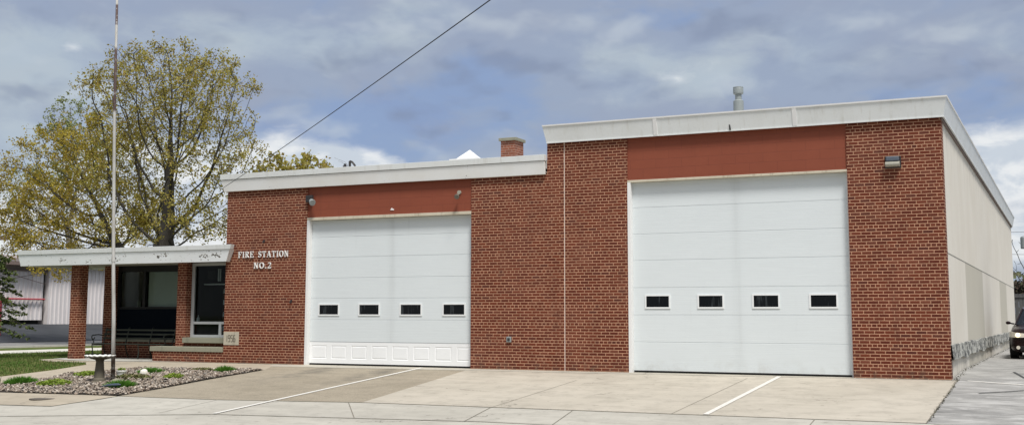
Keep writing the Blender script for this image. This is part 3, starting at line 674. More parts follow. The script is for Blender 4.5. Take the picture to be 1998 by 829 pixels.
gdoor(-6.73, -1.86, [.045, .68, 1.28, 1.89, 2.505, 3.10, 3.70, 4.275], -6.140, 1.2195, .53, (1.455, 1.70), M_DOOR2, False, 'tall white overhead door with four small dark windows')
for x, z1 in ((-15.592, 3.70), (-6.785, 4.272)):
    MB().box(x, x + .075, -.004, .139, -.02, z1).build('door_jamb', M_JAMB, ST, bevel=.004)
for x, z1 in ((-10.79, 3.70), (-1.895, 4.272)):
    MB().box(x - .04, x, .10, .139, -.02, z1).build('door_jamb', M_JAMB, ST)

M_YEAR = mat('incised_shadow_grey', base=(.15, .135, .105), rough=.9)
# cornerstone with incised year
MB().box(-18.195, -17.69, -.008, .05, .475, .82).build('cornerstone', M_STONE, ST, bevel=.004)
# rooftop pieces
ch = MB().box(-11.95, -11.51, 4, 4.55, 4.85, 6.10).build('chimney', M_BRICKC, ST)
MB().box(-12.0, -11.46, 3.95, 4.6, 6.10, 6.185).build('chimney_cap', M_CAP, ch, bevel=.008)
vp = MB().lathe((-5.45, 5, 0), [(.135, 5.55), (.135, 6.90), (.10, 6.93)], 20).build('vent_pipe', M_METAL, ST, smooth=False)
MB().lathe((-5.45, 5, 0), [(.085, 6.93), (.085, 7.08), (.125, 7.085), (.135, 7.12), (.135, 7.22), (.13, 7.235), (.135, 7.25), (.135, 7.27), (.05, 7.29)], 20).build('vent_cap', M_METAL, vp)
sk = MB().box(-12.5, -11.67, 2, 2.85, 4.85, 5.38).build('skylight', M_JAMB, ST)
MB().add([(-12.36, 2.1, 5.385), (-11.82, 2.1, 5.385), (-11.82, 2.7, 5.385), (-12.36, 2.7, 5.385), (-12.09, 2.4, 5.66)], [(3, 2, 1, 0), (0, 1, 4), (1, 2, 4), (2, 3, 4), (3, 0, 4)]).build('dome', M_JAMB, sk)
MB().tube([(-15.63, 2, 4.9), (-15.63, 2, 5.50)], .035, 10).tube([(-15.63, 2, 5.50), (-15.55, 2, 5.47), (-15.47, 2, 5.38), (-15.44, 2, 5.30)], .03, 8).tube([(-15.80, 2, 4.9), (-15.80, 2, 5.33), (-15.78, 2, 5.44)], [.03, .06, .03], 8).build('roof_vent', M_LAMPB, ST)

# porch
def pbox(name, m, *a, **k): return MB().box(*a).build(name, m, ST, **k)
fasc('porch_fascia', M_PORT, -25.66, -18.07, -25.72, -17.93, -.15, -.20, 2.68, 3.00, .05, 'flaking white fascia of the porch roof')
fasc('porch_fascia_cap', M_FASC_HI, -25.735, -17.90, -25.75, -17.86, -.22, -.235, 3.005, 3.13, .15)
mb = MB(); mb.box(-25.66, -25.61, -.10, 2.6, 2.68, 3.12).box(-25.66, -24.2, 2.55, 2.6, 2.68, 3.12); mb.build('porch_fascia', M_PORT, ST)
MB().hexa([(-18.12, -.10, 2.68), (-18.07, -.10, 2.68), (-18.07, -.002, 2.68), (-18.12, -.002, 2.68)], [(-18.0, -.18, 3.0), (-17.93, -.18, 3.0), (-17.93, -.002, 3.0), (-18.0, -.002, 3.0)]).build('porch_fascia', M_PORT, ST)
pbox('porch_roof', M_SOFFIT, -25.61, -18.21, -.10, 2.55, 2.72, 3.02); pbox('wing_roof', M_ROOF, -24.2, -18.21, 2.61, 9.5, 2.75, 3.0)
for (x, y) in ((-23.98, .20), (-23.96, 1.48)):
    pbox('brick_column', M_BRICK, x, x + .33, y, y + .33, -.03, 2.72)
pbox('brick_column', M_BRICK, -20.19, -19.865, .40, .75, .28, 2.72)
pbox('wing_wall', M_BRICK, -23.62, -20.2, 1.62, 1.80, -.02, .475, label='low brick wall under the porch windows')
pbox('stone_ledge', M_CAP, -23.62, -20.2, 1.56, 1.86, .478, .575, bevel=.006)
pbox('wing_wall', M_NAVY, -23.62, -20.2, 1.70, 1.76, .578, 1.44, label='dark navy panels under the porch windows')
mb = MB(); mb.box(-23.62, -20.2, 1.69, 1.77, 1.443, 1.50).box(-23.62, -20.2, 1.69, 1.77, 2.54, 2.71)
for x in (-23.62, -22.62, -21.1, -20.28): mb.box(x, x + .08, 1.68, 1.77, 1.503, 2.537)
mb.build('window_frame', M_BLACKP, ST)
pbox('window_pane', M_GLASS, -23.6, -20.2, 1.735, 1.742, 1.505, 2.535)
pbox('window_blind', M_GREEN, -22.51, -21.12, 1.80, 1.82, 1.507, 2.53, label='dull green roller blind behind the porch window')
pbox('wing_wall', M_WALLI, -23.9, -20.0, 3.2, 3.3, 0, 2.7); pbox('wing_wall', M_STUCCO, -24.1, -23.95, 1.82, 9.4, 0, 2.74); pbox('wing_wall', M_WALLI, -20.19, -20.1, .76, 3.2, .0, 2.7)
# pale objects on the inner sill
mb = MB(); mb.lathe((-23.0, 1.95, 1.5), [(.05, 0), (.07, .08), (.05, .16), (.02, .2)], 10).lathe((-22.78, 1.95, 1.5), [(.04, 0), (.06, .1), (.07, .2), (.05, .3)], 10); mb.build('sill_ornament', M_CAP, ST)
# planter and corner window
mb = MB(); mb.box(-20.63, -18.2, .0, .42, -.05, .278).box(-20.63, -20.3, .42, 1.60, -.05, .278); mb.build('planter_wall', M_BRICK, ST)
pbox('planter_cap', M_CAP, -20.71, -18.203, -.035, .46, .281, .41, bevel=.008); pbox('planter_wall', M_BRICK, -19.87, -18.2, .42, .72, .2, .508)
pbox('window_sill', M_CAP, -19.855, -18.203, .28, .66, .511, .652, bevel=.006)
mb = MB(); yw = .60
for (a, b, c, d_) in ((-19.855, -19.76, .655, 2.70), (-19.76, -18.2, .655, .725), (-19.76, -18.2, 1.015, 1.085), (-18.87, -18.79, .725, 1.015), (-19.76, -18.2, 2.62, 2.70), (-18.28, -18.2, 1.085, 2.62)):
    mb.box(a, b, yw, yw + .07, c, d_)
mb.build('window_frame', M_ALU, ST, bevel=.003)
pbox('window_pane', M_GLASS, -19.76, -18.2, .635, .641, .727, 2.618)
# room behind it
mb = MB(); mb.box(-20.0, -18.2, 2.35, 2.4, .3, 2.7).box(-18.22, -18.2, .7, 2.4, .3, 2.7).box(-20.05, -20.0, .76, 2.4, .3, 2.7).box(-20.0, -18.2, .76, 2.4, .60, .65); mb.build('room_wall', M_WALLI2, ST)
pbox('inner_door', M_WOODD, -19.55, -18.75, 1.55, 1.60, .66, 2.05, bevel=.005)
for z in (1.88, 1.56, 1.22, .83): MB().box(-19.50, -19.44, 1.53, 1.546, z, z + .13).build('door_hinge', M_WFR, ST)
pbox('inner_shelf', M_ALU, -19.72, -18.8, .95, 1.15, 2.10, 2.135)
mb = MB(); mb.box(-19.24, -19.20, .95, .98, 2.2, 2.55).box(-19.17, -19.14, .95, .98, 2.2, 2.55); mb.build('blind_rod', M_ALU, ST); pbox('notice_board', M_WALLI2, -19.72, -19.46, 1.1, 1.12, 2.25, 2.50)
MB().lathe((-19.69, .72, 1.085), [(.045, 0), (.05, .03), (.045, .10), (.015, .13), (.012, .18)], 12).build('soap_bottle', M_ALU, ST)

# ------------------------------------------------------------------ lettering
def stroke(mb, pts, widths, y0, y1):
    """flat ribbon through pts (x,z) with given widths, extruded from y0 to y1"""
    n = len(pts); L = []; Rr = []
    for i, p in enumerate(pts):
        a = Vector(pts[max(i - 1, 0)]); b = Vector(pts[min(i + 1, n - 1)]); t = (b - a).normalized(); nn_ = Vector((-t.y, t.x)) * widths[i] / 2
        L.append(Vector(p) + nn_); Rr.append(Vector(p) - nn_)
    vs = [(q.x, y0, q.y) for q in L + Rr] + [(q.x, y1, q.y) for q in L + Rr]; fs = []; N2 = 2 * n
    for i in range(n - 1):
        fs += [(i, i + n, i + 1 + n, i + 1), (N2 + i, N2 + i + 1, N2 + i + 1 + n, N2 + i + n), (i, i + 1, N2 + i + 1, N2 + i), (i + n, N2 + i + n, N2 + i + 1 + n, i + 1 + n)]
    fs += [(0, N2, N2 + n, n), (n - 1, 2 * n - 1, N2 + 2 * n - 1, N2 + n - 1)]
    mb.add(vs, fs)
def arc(cx, cz, rx, rz, a0, a1, n=14): return [(cx + rx * math.cos(R(a0 + (a1 - a0) * i / n)), cz + rz * math.sin(R(a0 + (a1 - a0) * i / n))) for i in range(n + 1)]
TH, TN, SF = .15, .07, .055     # thick, thin, serif
def glyph(ch):
    S = []
    def st(p, wd): S.append((p, wd if isinstance(wd, list) else [wd] * len(p)))
    def ser(x, z, w_=.36): st([(x - w_ / 2, z), (x + w_ / 2, z)], SF)
    if ch == 'I': st([(.2, 0), (.2, 1)], TH); ser(.2, .035); ser(.2, .965); return S, .4
    if ch == 'F': st([(.18, 0), (.18, 1)], TH); ser(.18, .035); ser(.12, .965, .24); st([(.18, .95), (.66, .95)], TN); st([(.64, 1), (.64, .74)], TN); st([(.2, .52), (.50, .52)], TN); st([(.5, .62), (.5, .42)], TN); return S, .72
    if ch == 'E': st([(.18, 0), (.18, 1)], TH); ser(.12, .035, .24); ser(.12, .965, .24); st([(.18, .95), (.68, .95)], TN); st([(.66, 1), (.66, .76)], TN); st([(.2, .52), (.50, .52)], TN); st([(.5, .62), (.5, .42)], TN); st([(.18, .05), (.70, .05)], TN); st([(.69, 0), (.69, .26)], TN); return S, .76
    if ch == 'R':
        st([(.18, 0), (.18, 1)], TH); ser(.18, .035); ser(.12, .965, .24); a = [(.2, .95)] + arc(.38, .725, .24, .225, 90, -90, 12) + [(.2, .5)]
        st(a, [TN] + [TN + .10 * math.sin(math.pi * i / 12) for i in range(13)] + [TN]); st([(.38, .5), (.70, .03)], TH); ser(.74, .035, .2); return S, .84
    if ch == 'S':
        a = arc(.34, .74, .22, .22, 25, 180, 10) + arc(.34, .74, .22, .22, 190, 250, 4) + arc(.32, .27, .24, .23, 60, 0, 5) + arc(.32, .27, .24, .23, -10, -155, 10); n = len(a)
        st(a, [TN + .11 * math.exp(-((i / (n - 1) - .5) / .17) ** 2) for i in range(n)]); st([(.55, .97), (.55, .72)], TN); st([(.10, .03), (.10, .30)], TN); return S, .66
    if ch == 'T': st([(.38, 0), (.38, 1)], TH); ser(.38, .035); st([(.04, .95), (.72, .95)], TN); st([(.06, 1), (.06, .72)], TN); st([(.70, 1), (.70, .72)], TN); return S, .78
    if ch == 'A': st([(.12, .02), (.42, .99)], TN); st([(.42, .99), (.72, .02)], TH); ser(.12, .035, .26); ser(.72, .035, .30); st([(.22, .34), (.62, .34)], TN); return S, .86
    if ch == 'O': a = arc(.42, .5, .34, .46, 90, 450, 28); st(a, [TN + .11 * abs(math.sin(2 * math.pi * i / 28)) for i in range(29)]); return S, .86
    if ch == 'N': st([(.14, 0), (.14, 1)], TN); st([(.14, .97), (.68, .03)], TH); st([(.68, 0), (.68, 1)], TN); ser(.14, .035, .26); ser(.10, .965, .2); ser(.68, .965, .26); return S, .84
    if ch == '.': st([(.10, .0), (.10, .17)], .17); return S, .28
    if ch == '2':
        a = arc(.30, .72, .22, .24, 160, -30, 12) + [(.36, .40), (.18, .20), (.06, .08)]; n = len(a); st(a, [TN + .09 * math.exp(-((i / (n - 1) - .6) / .2) ** 2) for i in range(n)])
        st([(.05, .07), (.58, .07)], .15); st([(.57, .02), (.60, .24)], TN); return S, .66
def word(txt, x0, x1, z0, h, parent, y0=-.035, y1=-.012, gap=.17):
    wds = [(.62 if c == ' ' else glyph(c)[1]) for c in txt]; tot = sum(wds) + gap * (len(txt) - 1); sx = (x1 - x0) / tot; x = x0
    for c, wd in zip(txt, wds):
        if c != ' ':
            mb = MB()
            for j, (p, ww) in enumerate(glyph(c)[0]): stroke(mb, [(x + q[0] * sx, z0 + q[1] * h) for q in p], [v * sx for v in ww], y0 - .0006 * j, y1)
            mb.build('letter', M_TRANSP, parent, label='letter "%s"' % c if c.isalpha() else 'character "%s"' % c)
        x += (wd + gap) * sx
SG = thing('sign_lettering', (-17, 0, 2.4), 'raised white serif letters reading FIRE STATION NO. 2 on the left brick wall', 'sign')
word('FIRE STATION', -17.77, -16.14, 2.775, .165, SG)
word('NO.2', -17.25, -16.68, 2.485, .155, SG)
# year on the cornerstone: tall condensed figures
CS = MB()
def bar(x0, z0, x1, z1, wd=.022): stroke(CS, [(x0, z0), (x1, z1)], [wd, wd], -.0095, -.004)
zx, zh = .565, .165; xx = -18.08
bar(xx, zx, xx, zx + zh); xx += .045
bar(xx, zx + zh, xx + .055, zx + zh); bar(xx, zx + zh, xx, zx + .08); bar(xx, zx + .085, xx + .055, zx + .085); bar(xx + .055, zx + zh, xx + .055, zx, .0221); bar(xx, zx, xx + .055, zx); xx += .085
bar(xx, zx + zh, xx + .055, zx + zh); bar(xx, zx + zh, xx, zx + .09); bar(xx, zx + .09, xx + .055, zx + .09); bar(xx + .055, zx + .09, xx + .055, zx, .0221); bar(xx, zx, xx + .055, zx); xx += .085
bar(xx, zx + zh, xx + .055, zx + zh); bar(xx, zx + zh, xx, zx); bar(xx, zx + .085, xx + .055, zx + .085); bar(xx + .055, zx + .085, xx + .055, zx, .0221); bar(xx, zx, xx + .055, zx)
CS.build('year_numerals', M_YEAR, ST, label='dark incised numerals 1956 on the cornerstone')

M_LAMPD = paint('brown_grey_lamp', (.17, .155, .13), .3, .5)
# ------------------------------------------------------------------ wall fittings
t = thing('wall_light', (-.95, 0, 4.42), 'bronze box wall light with a frosted lens on the right end brick wall', 'light')
MB().box(-1.12, -.80, -.03, -.001, 4.295, 4.545).build('back_plate', M_LAMPB, t, bevel=.01)
MB().prism([(-1.09, 4.43), (-.83, 4.43), (-.83, 4.53), (-1.09, 4.53)], -.13, -.032).build('hood', M_LAMPT, t, bevel=.02)
MB().tube([(-1.10, -.09, 4.37), (-.82, -.09, 4.37)], .055, 14).build('lens', M_LAMPG, t, smooth=False)
def flood(loc, head, label, scale=1., pir=True):
    t = thing('floodlight', loc, label, 'light'); x, y, z = loc
    if pir: MB().box(x - .10, x + .10, y - .09, y, z - .09, z + .09).build('mount_box', M_LAMPB, t, bevel=.015)
    else: MB().tube([(x, y, z + .04), (x, y - .04, z + .04)], .05, 12).build('mount_box', M_LAMPG, t)
    hx, hz = head; a = Vector((x + hx * .35, y - .10, z + hz * .35)); b = Vector((x + hx, y - .20, z + hz))
    dirv = (b - a).normalized()
    MB().tube([a, a + dirv * .05], .02, 8).build('arm', M_LAMPB, t)
    MB().tube([a + dirv * .03, a + dirv * .06, b, b + dirv * .02], [.035 * scale, .06 * scale, .085 * scale, .08 * scale], 14).build('lamp_head', M_LAMPD if not pir else M_METAL, t)
    return t
flood((-15.50, .0, 4.26), (.20, -.12), 'black box floodlight with a pale lamp head at the left end of the red panel')
flood((-11.13, .03, 4.20), (.03, -.08), 'small pale floodlight at the right end of the low red panel', .75, False)
MB().prism([(-13.10, 3.885), (-12.99, 3.875), (-12.985, 3.905), (-13.03, 3.915), (-13.05, 3.94), (-13.07, 3.91)], .018, .029).build('paint_chip', M_TRANSP, ST)
t = thing('wall_outlet', (-9.75, 0, .70), 'small grey electrical outlet low on the brick between the doors', 'outlet')
MB().box(-9.82, -9.70, -.04, -.001, .64, .77).build('cover', M_METAL, t, bevel=.008); MB().box(-9.79, -9.73, -.05, -.041, .67, .74).build('flap', M_LAMPB, t)
for (x, z, lb) in ((-16.03, 1.60, 'small dark wall hook beside the low door at mid height'), (-16.95, 3.18, 'small dark wall hook above the lettering')):
    MB().tube([(x, 0, z + .03), (x, -.05, z + .02), (x, -.06, z - .03)], .014, 6).box(x - .025, x + .025, -.012, -.001, z - .01, z + .06).build('wall_hook', M_LAMPB, label=lb, cat='hook')

# overhead service wire
def catenary(a, b, sag, n=24):
    a = Vector(a); b = Vector(b); return [a.lerp(b, i / n) - Vector((0, 0, sag * 4 * (i / n) * (1 - i / n))) for i in range(n + 1)]
WA = (-18.22, -.17, 4.66); WB = (-3.2, -14., 4.61)
dW = Vector(WB) - Vector(WA)
MB().tube(catenary(WA, Vector(WA) + dW * 1.7 + Vector((0, 0, .28)), .10, 30), .0075, 6).build('service_wire', M_WIRE, label='dark overhead wire slanting up from the low roof corner across the sky', cat='wire')

# ------------------------------------------------------------------ flagpole
fp = thing('flagpole', (-17.96, -4.19, -.29), 'tall bare white flagpole with rust patches standing in the pebble bed', 'flagpole')
MB().tube([(-17.96, -4.19, -.32), (-18.02, -4.19, 1.2), (-18.11, -4.19, 2.6), (-18.27, -4.19, 6.1), (-18.38, -4.19, 10.4)], [.047, .044, .041, .034, .026], 14).build('pole', M_POLE, fp, smooth=True)
MB().tube([(-18.285, -4.19, 6.30), (-18.29, -4.19, 6.42)], .044, 14).build('collar', M_POLE, fp); MB().tube([(-18.10, -4.19, 2.5), (-18.105, -4.19, 2.56)], .049, 14).build('collar', M_POLE, fp)
MB().lathe((-18.38, -4.19, 10.4), [(.01, 0), (.05, .03), (.065, .08), (.05, .13), (.01, .15)], 12).build('finial', M_METAL, fp, smooth=True)

# ------------------------------------------------------------------ birdbath
bb = thing('birdbath', (-18.26, -4.32, -.30), 'brown birdbath with a white scalloped rim in front of the bench', 'birdbath')
MB().lathe((-18.26, -4.32, -.31), [(.185, 0), (.185, .035), (.15, .05), (.145, .09), (.122, .12), (.105, .3), (.088, .50), (.11, .53)], 20).build('pedestal', M_BATH, bb, bevel=.004)
MB().lathe((-18.26, -4.32, -.31), [(.12, .535), (.20, .555), (.26, .585), (.29, .602)], 64).build('bowl', M_BATH, bb, smooth=True)
MB().lathe((-18.26, -4.32, -.31), [(.30, .60), (.335, .612), (.34, .635), (.30, .64), (.20, .60), (.05, .585)], 96, {0: .02, 1: .03, 2: .03, 3: .03}).build('scalloped_rim', M_BATHW, bb, smooth=True)

# ------------------------------------------------------------------ bench
be = thing('park_bench', (-22.3, 1.1, .01), 'dark green iron park bench with slatted back against the low porch wall', 'bench')
bx0, bx1 = -23.75, -21.05
for k, (y, z) in enumerate(((1.30, .56), (1.34, .68), (1.38, .80))):
    MB().box(bx0, bx1, y, y + .022, z, z + .05).build('back_slat', M_SLAT, be, bevel=.004)
for y in (.86, .95, 1.04, 1.13, 1.22):
    MB().box(bx0, bx1, y, y + .07, .42, .442).build('seat_slat', M_SLAT, be, bevel=.004)
for x in (bx0 + .04, bx0 + .9, bx1 - .9, bx1 - .04):
    mb = MB(); mb.tube([(x, .84, .02), (x, .88, .2), (x, .84, .40), (x, 1.28, .40), (x, 1.33, .55), (x, 1.41, .86), (x, 1.45, .89)], .018, 8).tube([(x, 1.42, .02), (x, 1.34, .2), (x, 1.28, .40)], .018, 8)
    mb.build('leg', M_IRON, be)
for x in (bx0 - .01, bx1 + .01):
    mb = MB(); c = [(x, 1.36, .66), (x, 1.15, .69), (x, .95, .68)] + [(x, .93 - .06 * math.sin(R(a)), .62 + .06 * math.cos(R(a))) for a in range(0, 300, 30)]
    mb.tube(c, .016, 8).tube([(x, .90, .56), (x, .96, .48), (x, .90, .42)], .016, 8); mb.build('armrest', M_IRON, be)

# ------------------------------------------------------------------ pebble bed
GP = [(-21.5, -6.2), (-20.9, -5.55), (-20.48, -5.18), (-20.42, -4.36), (-20.23, -3.85), (-20.68, -3.06), (-20.33, -2.59), (-20.12, -2.38), (-19.85, -2.09), (-19.66, -1.5), (-17.4, -1.39), (-16.45, -1.25), (-15.93, -1.22), (-15.89, -1.95), (-16.01, -3.3), (-15.98, -3.57), (-15.86, -5.05), (-15.88, -5.99), (-16.31, -6.18), (-19.16, -6.33), (-20.2, -6.9)]
M_SOIL = mat('dark_bed_soil', base=(.035, .028, .022), rough=1.)
sheet('pebble_bed_soil', GP, .008, M_SOIL)
def inside(x, y, P):
    c = False; n = len(P)
    for i in range(n):
        (x1, y1), (x2, y2) = P[i], P[(i + 1) % n]
        if (y1 > y) != (y2 > y) and x < (x2 - x1) * (y - y1) / (y2 - y1) + x1: c = not c
    return c
def icos():
    p = (1 + 5 ** .5) / 2; v = [(-1, p, 0), (1, p, 0), (-1, -p, 0), (1, -p, 0), (0, -1, p), (0, 1, p), (0, -1, -p), (0, 1, -p), (p, 0, -1), (p, 0, 1), (-p, 0, -1), (-p, 0, 1)]
    f = [(0, 11, 5), (0, 5, 1), (0, 1, 7), (0, 7, 10), (0, 10, 11), (1, 5, 9), (5, 11, 4), (11, 10, 2), (10, 7, 6), (7, 1, 8), (3, 9, 4), (3, 4, 2), (3, 2, 6), (3, 6, 8), (3, 8, 9), (4, 9, 5), (2, 4, 11), (6, 2, 10), (8, 6, 7), (9, 8, 1)]
    return [Vector(q).normalized() for q in v], f
IV, IF = icos()
def stone(mb, x, y, z, s_, rnd, flat=.6):
    rot = Matrix.Rotation(rnd.random() * 6.28, 3, 'Z') @ Matrix.Rotation(rnd.gauss(0, .5), 3, 'X') @ Matrix.Rotation(rnd.gauss(0, .5), 3, 'Y')
    sx, sy, sz = s_ * rnd.uniform(.8, 1.35), s_ * rnd.uniform(.6, 1.), s_ * flat * rnd.uniform(.7, 1.1)
    mb.add([tuple(rot @ Vector((v.x * sx * rnd.uniform(.85, 1.15), v.y * sy * rnd.uniform(.85, 1.15), v.z * sz * rnd.uniform(.85, 1.15))) + Vector((x, y, z))) for v in IV], IF)
rnd = random.Random(11); mb = MB(); cnt = 0
while cnt < 6100:
    x = rnd.uniform(-21.5, -15.8); y = rnd.uniform(-6.9, -1.2)
    if not inside(x, y, GP): continue
    stone(mb, x, y, zg(x, y) + .022 + rnd.random() * .02, rnd.choice((.018, .022, .027, .033, .042)), rnd); cnt += 1
mb.build('pebbles', M_STONES, smooth=True, kind='stuff', label='mixed tan and white river pebbles covering the front bed', cat='pebbles')

def tuft(name, x, y, rx, ry, h, n, m, lab, cat, blade=.010, leafy=False, seed=1, group=None):
    rnd = random.Random(seed); mb = MB(); z = zg(x, y) + .01
    for i in range(n):
        a = rnd.random() * 6.28; q = math.sqrt(rnd.random()); px = x + rx * q * math.cos(a); py = y + ry * q * math.sin(a)
        hh = h * (1 - .55 * q * q) * rnd.uniform(.6, 1.15)
        if leafy:
            zc = zg(px, py) + .02 + rnd.random() * hh; s_ = blade * rnd.uniform(1., 2.2); b = rnd.random() * 6.28; tl = rnd.uniform(-.8, .8)
            u = Vector((math.cos(b), math.sin(b), tl)).normalized() * s_; v_ = Vector((-math.sin(b), math.cos(b), rnd.uniform(-.5, .9))).normalized() * s_ * .7
            c = Vector((px, py, zc)); mb.add([c - u, c + v_, c + u, c - v_], [(0, 1, 2, 3)])
        else:
            ln = rnd.gauss(0, .25) * hh + (px - x) * .35; ln2 = rnd.gauss(0, .25) * hh + (py - y) * .35; b = rnd.random() * 3.14; dx_, dy_ = blade * math.cos(b), blade * math.sin(b); zz = zg(px, py)
            mb.add([(px - dx_, py - dy_, zz), (px + dx_, py + dy_, zz), (px + ln * .5 + dx_ * .7, py + ln2 * .5 + dy_ * .7, zz + hh * .6), (px + ln * .5 - dx_ * .7, py + ln2 * .5 - dy_ * .7, zz + hh * .6), (px + ln, py + ln2, zz + hh)], [(0, 1, 2, 3), (3, 2, 4)])
    return mb.build(name, m, label=lab, cat=cat, group=group)
G = 'low plants in the pebble bed'
tuft('grass_clump', -20.02, -5.0, .30, .30, .20, 1100, M_CHIVE, 'dark green grass clump at the far left end of the pebble bed', 'plant', seed=1, group=G)
tuft('grass_clump', -17.0, -4.95, .30, .28, .18, 1100, M_CHIVE, 'dark green grass clump in front of the flagpole foot', 'plant', seed=2, group=G)
tuft('grass_clump', -18.38, -2.5, .30, .25, .16, 900, M_CHIVE, 'dark green grass clump behind the flagpole beside the walkway', 'plant', seed=3, group=G)
tuft('grass_clump', -16.62, -1.85, .22, .22, .17, 800, M_CHIVE, 'dark green grass clump at the right tip of the pebble bed by the brick wall', 'plant', seed=4, group=G)
tuft('sedum_patch', -18.95, -5.0, .42, .34, .12, 1500, M_SEDUM, 'bright yellow-green leafy patch left of the birdbath', 'plant', .020, True, 5, G)
tuft('sedum_patch', -19.65, -3.3, .36, .30, .11, 1200, M_SEDUM, 'yellow-green leafy patch near the walkway behind the birdbath', 'plant', .020, True, 6, G)
tuft('sprouting_plant', -17.95, -3.55, .50, .26, .11, 1300, M_DRY, 'dull green sprouting patch between the white pot and the white rock', 'plant', .018, True, 7, G)
tuft('sprouting_plant', -16.95, -3.3, .24, .24, .12, 800, M_SEDUM, 'small yellow-green sprouting plant in the right half of the pebble bed', 'plant', .016, True, 8, G)
tuft('sprouting_plant', -17.4, -1.75, .34, .16, .07, 600, M_DRY, 'dry brownish sprouting patch against the path edge', 'plant', .016, True, 9, G)
# pot, rocks
def rock(name, x, y, s_, m, lab, cat, seed, flat=.8):
    rnd = random.Random(seed); mb = MB(); z = zg(x, y) + s_ * flat * .6
    vs = []; n1_, n2_ = 14, 8
    for j in range(n2_ + 1):
        th = math.pi * j / n2_
        for i in range(n1_):
            ph = 2 * math.pi * i / n1_; v = Vector((math.sin(th) * math.cos(ph), math.sin(th) * math.sin(ph), math.cos(th))); k = 1 + .22 * mnoise.noise(v * 1.7 + Vector((seed, 0, 0)))
            vs.append((x + v.x * s_ * k, y + v.y * s_ * k * .85, z + v.z * s_ * flat * k))
    fs = [(j * n1_ + i, (j + 1) * n1_ + i, (j + 1) * n1_ + (i + 1) % n1_, j * n1_ + (i + 1) % n1_) for j in range(n2_) for i in range(n1_)]
    mb.add(vs, fs); return mb.build(name, m, smooth=True, label=lab, cat=cat)
rock('rock', -18.28, -2.85, .11, M_WROCK, 'rounded white rock near the middle of the pebble bed', 'rock', 3, .85)
rock('rock', -17.75, -4.3, .13, M_GROCK, 'flat mossy rock beside the flagpole foot', 'rock', 5, .5)
t = thing('flower_pot', (-18.42, -3.45, zg(0, -3.45)), 'small pale grey pot right of the flagpole', 'pot')
MB().lathe((-18.42, -3.45, zg(0, -3.45)), [(.085, .0), (.11, .13), (.125, .15), (.125, .18), (.105, .18), (.095, .14)], 18).build('pot', M_BATHW, t)
tuft('seedling', -18.42, -3.45, .09, .09, .05, 60, M_SEDUM, None, None, .016, True, 12).parent = None
sdl = bpy.data.objects['seedling']; sdl.parent = t; sdl.location = -t.location + Vector((0, 0, .18))
# blue-grey garden ornament lying on the pebbles (a low bird shape)
t = thing('bird_ornament', (-17.0, -5.25, zg(0, -5.25)), 'low blue-grey bird ornament lying in front of the green clump', 'ornament'); zb = zg(0, -5.25)
MB().tube([(-17.28, -5.25, zb + .05), (-17.2, -5.25, zb + .06), (-17.05, -5.25, zb + .08), (-16.9, -5.22, zb + .09), (-16.82, -5.2, zb + .10), (-16.76, -5.19, zb + .10)], [.008, .02, .035, .04, .03, .012], 12).build('body', M_BLUE, t, smooth=True)
# man-hole lid
MB().lathe((-17.22, -6.92, zg(0, -6.92)), [(.27, .0), (.27, .010), (.25, .012)], 32).build('manhole', M_RUST, label='dark round iron utility lid in the tan walk at lower left', cat='utility lid')

# ------------------------------------------------------------------ lawn blades
rnd = random.Random(21); mb = MB(); LP = [(-24.7, -.24), (-23.9, -.6), (-22.4, -.68), (-21.95, -1.1), (-21.8, -2.46), (-21.98, -3.88), (-27, -8), (-29.1, -6), (-29.1, 9), (-24.5, 9), (-24.5, .1)]
c_ = 0
while c_ < 26000:
    x = rnd.uniform(-29.1, -21.8); y = rnd.uniform(-7, 9)
    if not inside(x, y, LP): continue
    z = zg(x, y); h = rnd.uniform(.03, .075); b = rnd.random() * 3.14; wd = .011
    mb.add([(x - wd * math.cos(b), y - wd * math.sin(b), z), (x + wd * math.cos(b), y + wd * math.sin(b), z), (x + rnd.gauss(0, .025), y + rnd.gauss(0, .025), z + h)], [(0, 1, 2)]); c_ += 1
mb.build('lawn_grass', M_BLADE, kind='stuff', label='short patchy spring grass left of the porch', cat='grass')

# ------------------------------------------------------------------ trees
M_FAR = facemat('far_foliage', [(.07, .085, .04), (.11, .115, .06), (.09, .075, .05)], .9)
def grow(base, blobs, n_att, seed, step=.28, kill=.45, infl=2.6, trunk_h=2.2, up=.15, lean=(0, 0)):
    rs = np.random.RandomState(seed); pts = []; wts = np.array([b[3] * b[4] * b[5] for b in blobs]); wts = wts / wts.sum()
    while len(pts) < n_att:
        b = blobs[rs.choice(len(blobs), p=wts)]; v = rs.normal(size=3); v /= np.linalg.norm(v); r = rs.rand() ** (1 / 2.4)
        pts.append((b[0] + v[0] * b[3] * r, b[1] + v[1] * b[4] * r, b[2] + v[2] * b[5] * r))
    pts = np.array(pts); nodes = [Vector(base)]; par = [-1]
    k = max(2, int(trunk_h / step))
    for i in range(1, k + 1):
        nodes.append(Vector((base[0] + lean[0] * i / k, base[1] + lean[1] * i / k, base[2] + trunk_h * i / k))); par.append(i - 1)
    alive = np.ones(len(pts), bool)
    for it in range(110):
        kd = KDTree(len(nodes))
        for i, nd in enumerate(nodes): kd.insert(nd, i)
        kd.balance(); pull = {}
        R_ = infl if it > 12 else 99.
        for ai in np.nonzero(alive)[0]:
            co, i, dd = kd.find(pts[ai])
            if dd < kill: alive[ai] = False; continue
            if dd < R_:
                v = (Vector(pts[ai]) - co).normalized(); pull[i] = pull.get(i, Vector()) + v
        if not pull: break
        for i, v in pull.items():
            if v.length < 1e-3: continue
            dv = (v.normalized() + Vector((rs.normal() * .16, rs.normal() * .16, up + rs.normal() * .1))).normalized(); q = nodes[i] + dv * step
            nodes.append(q); par.append(i)
        if len(nodes) > 5200: break
    return nodes, par
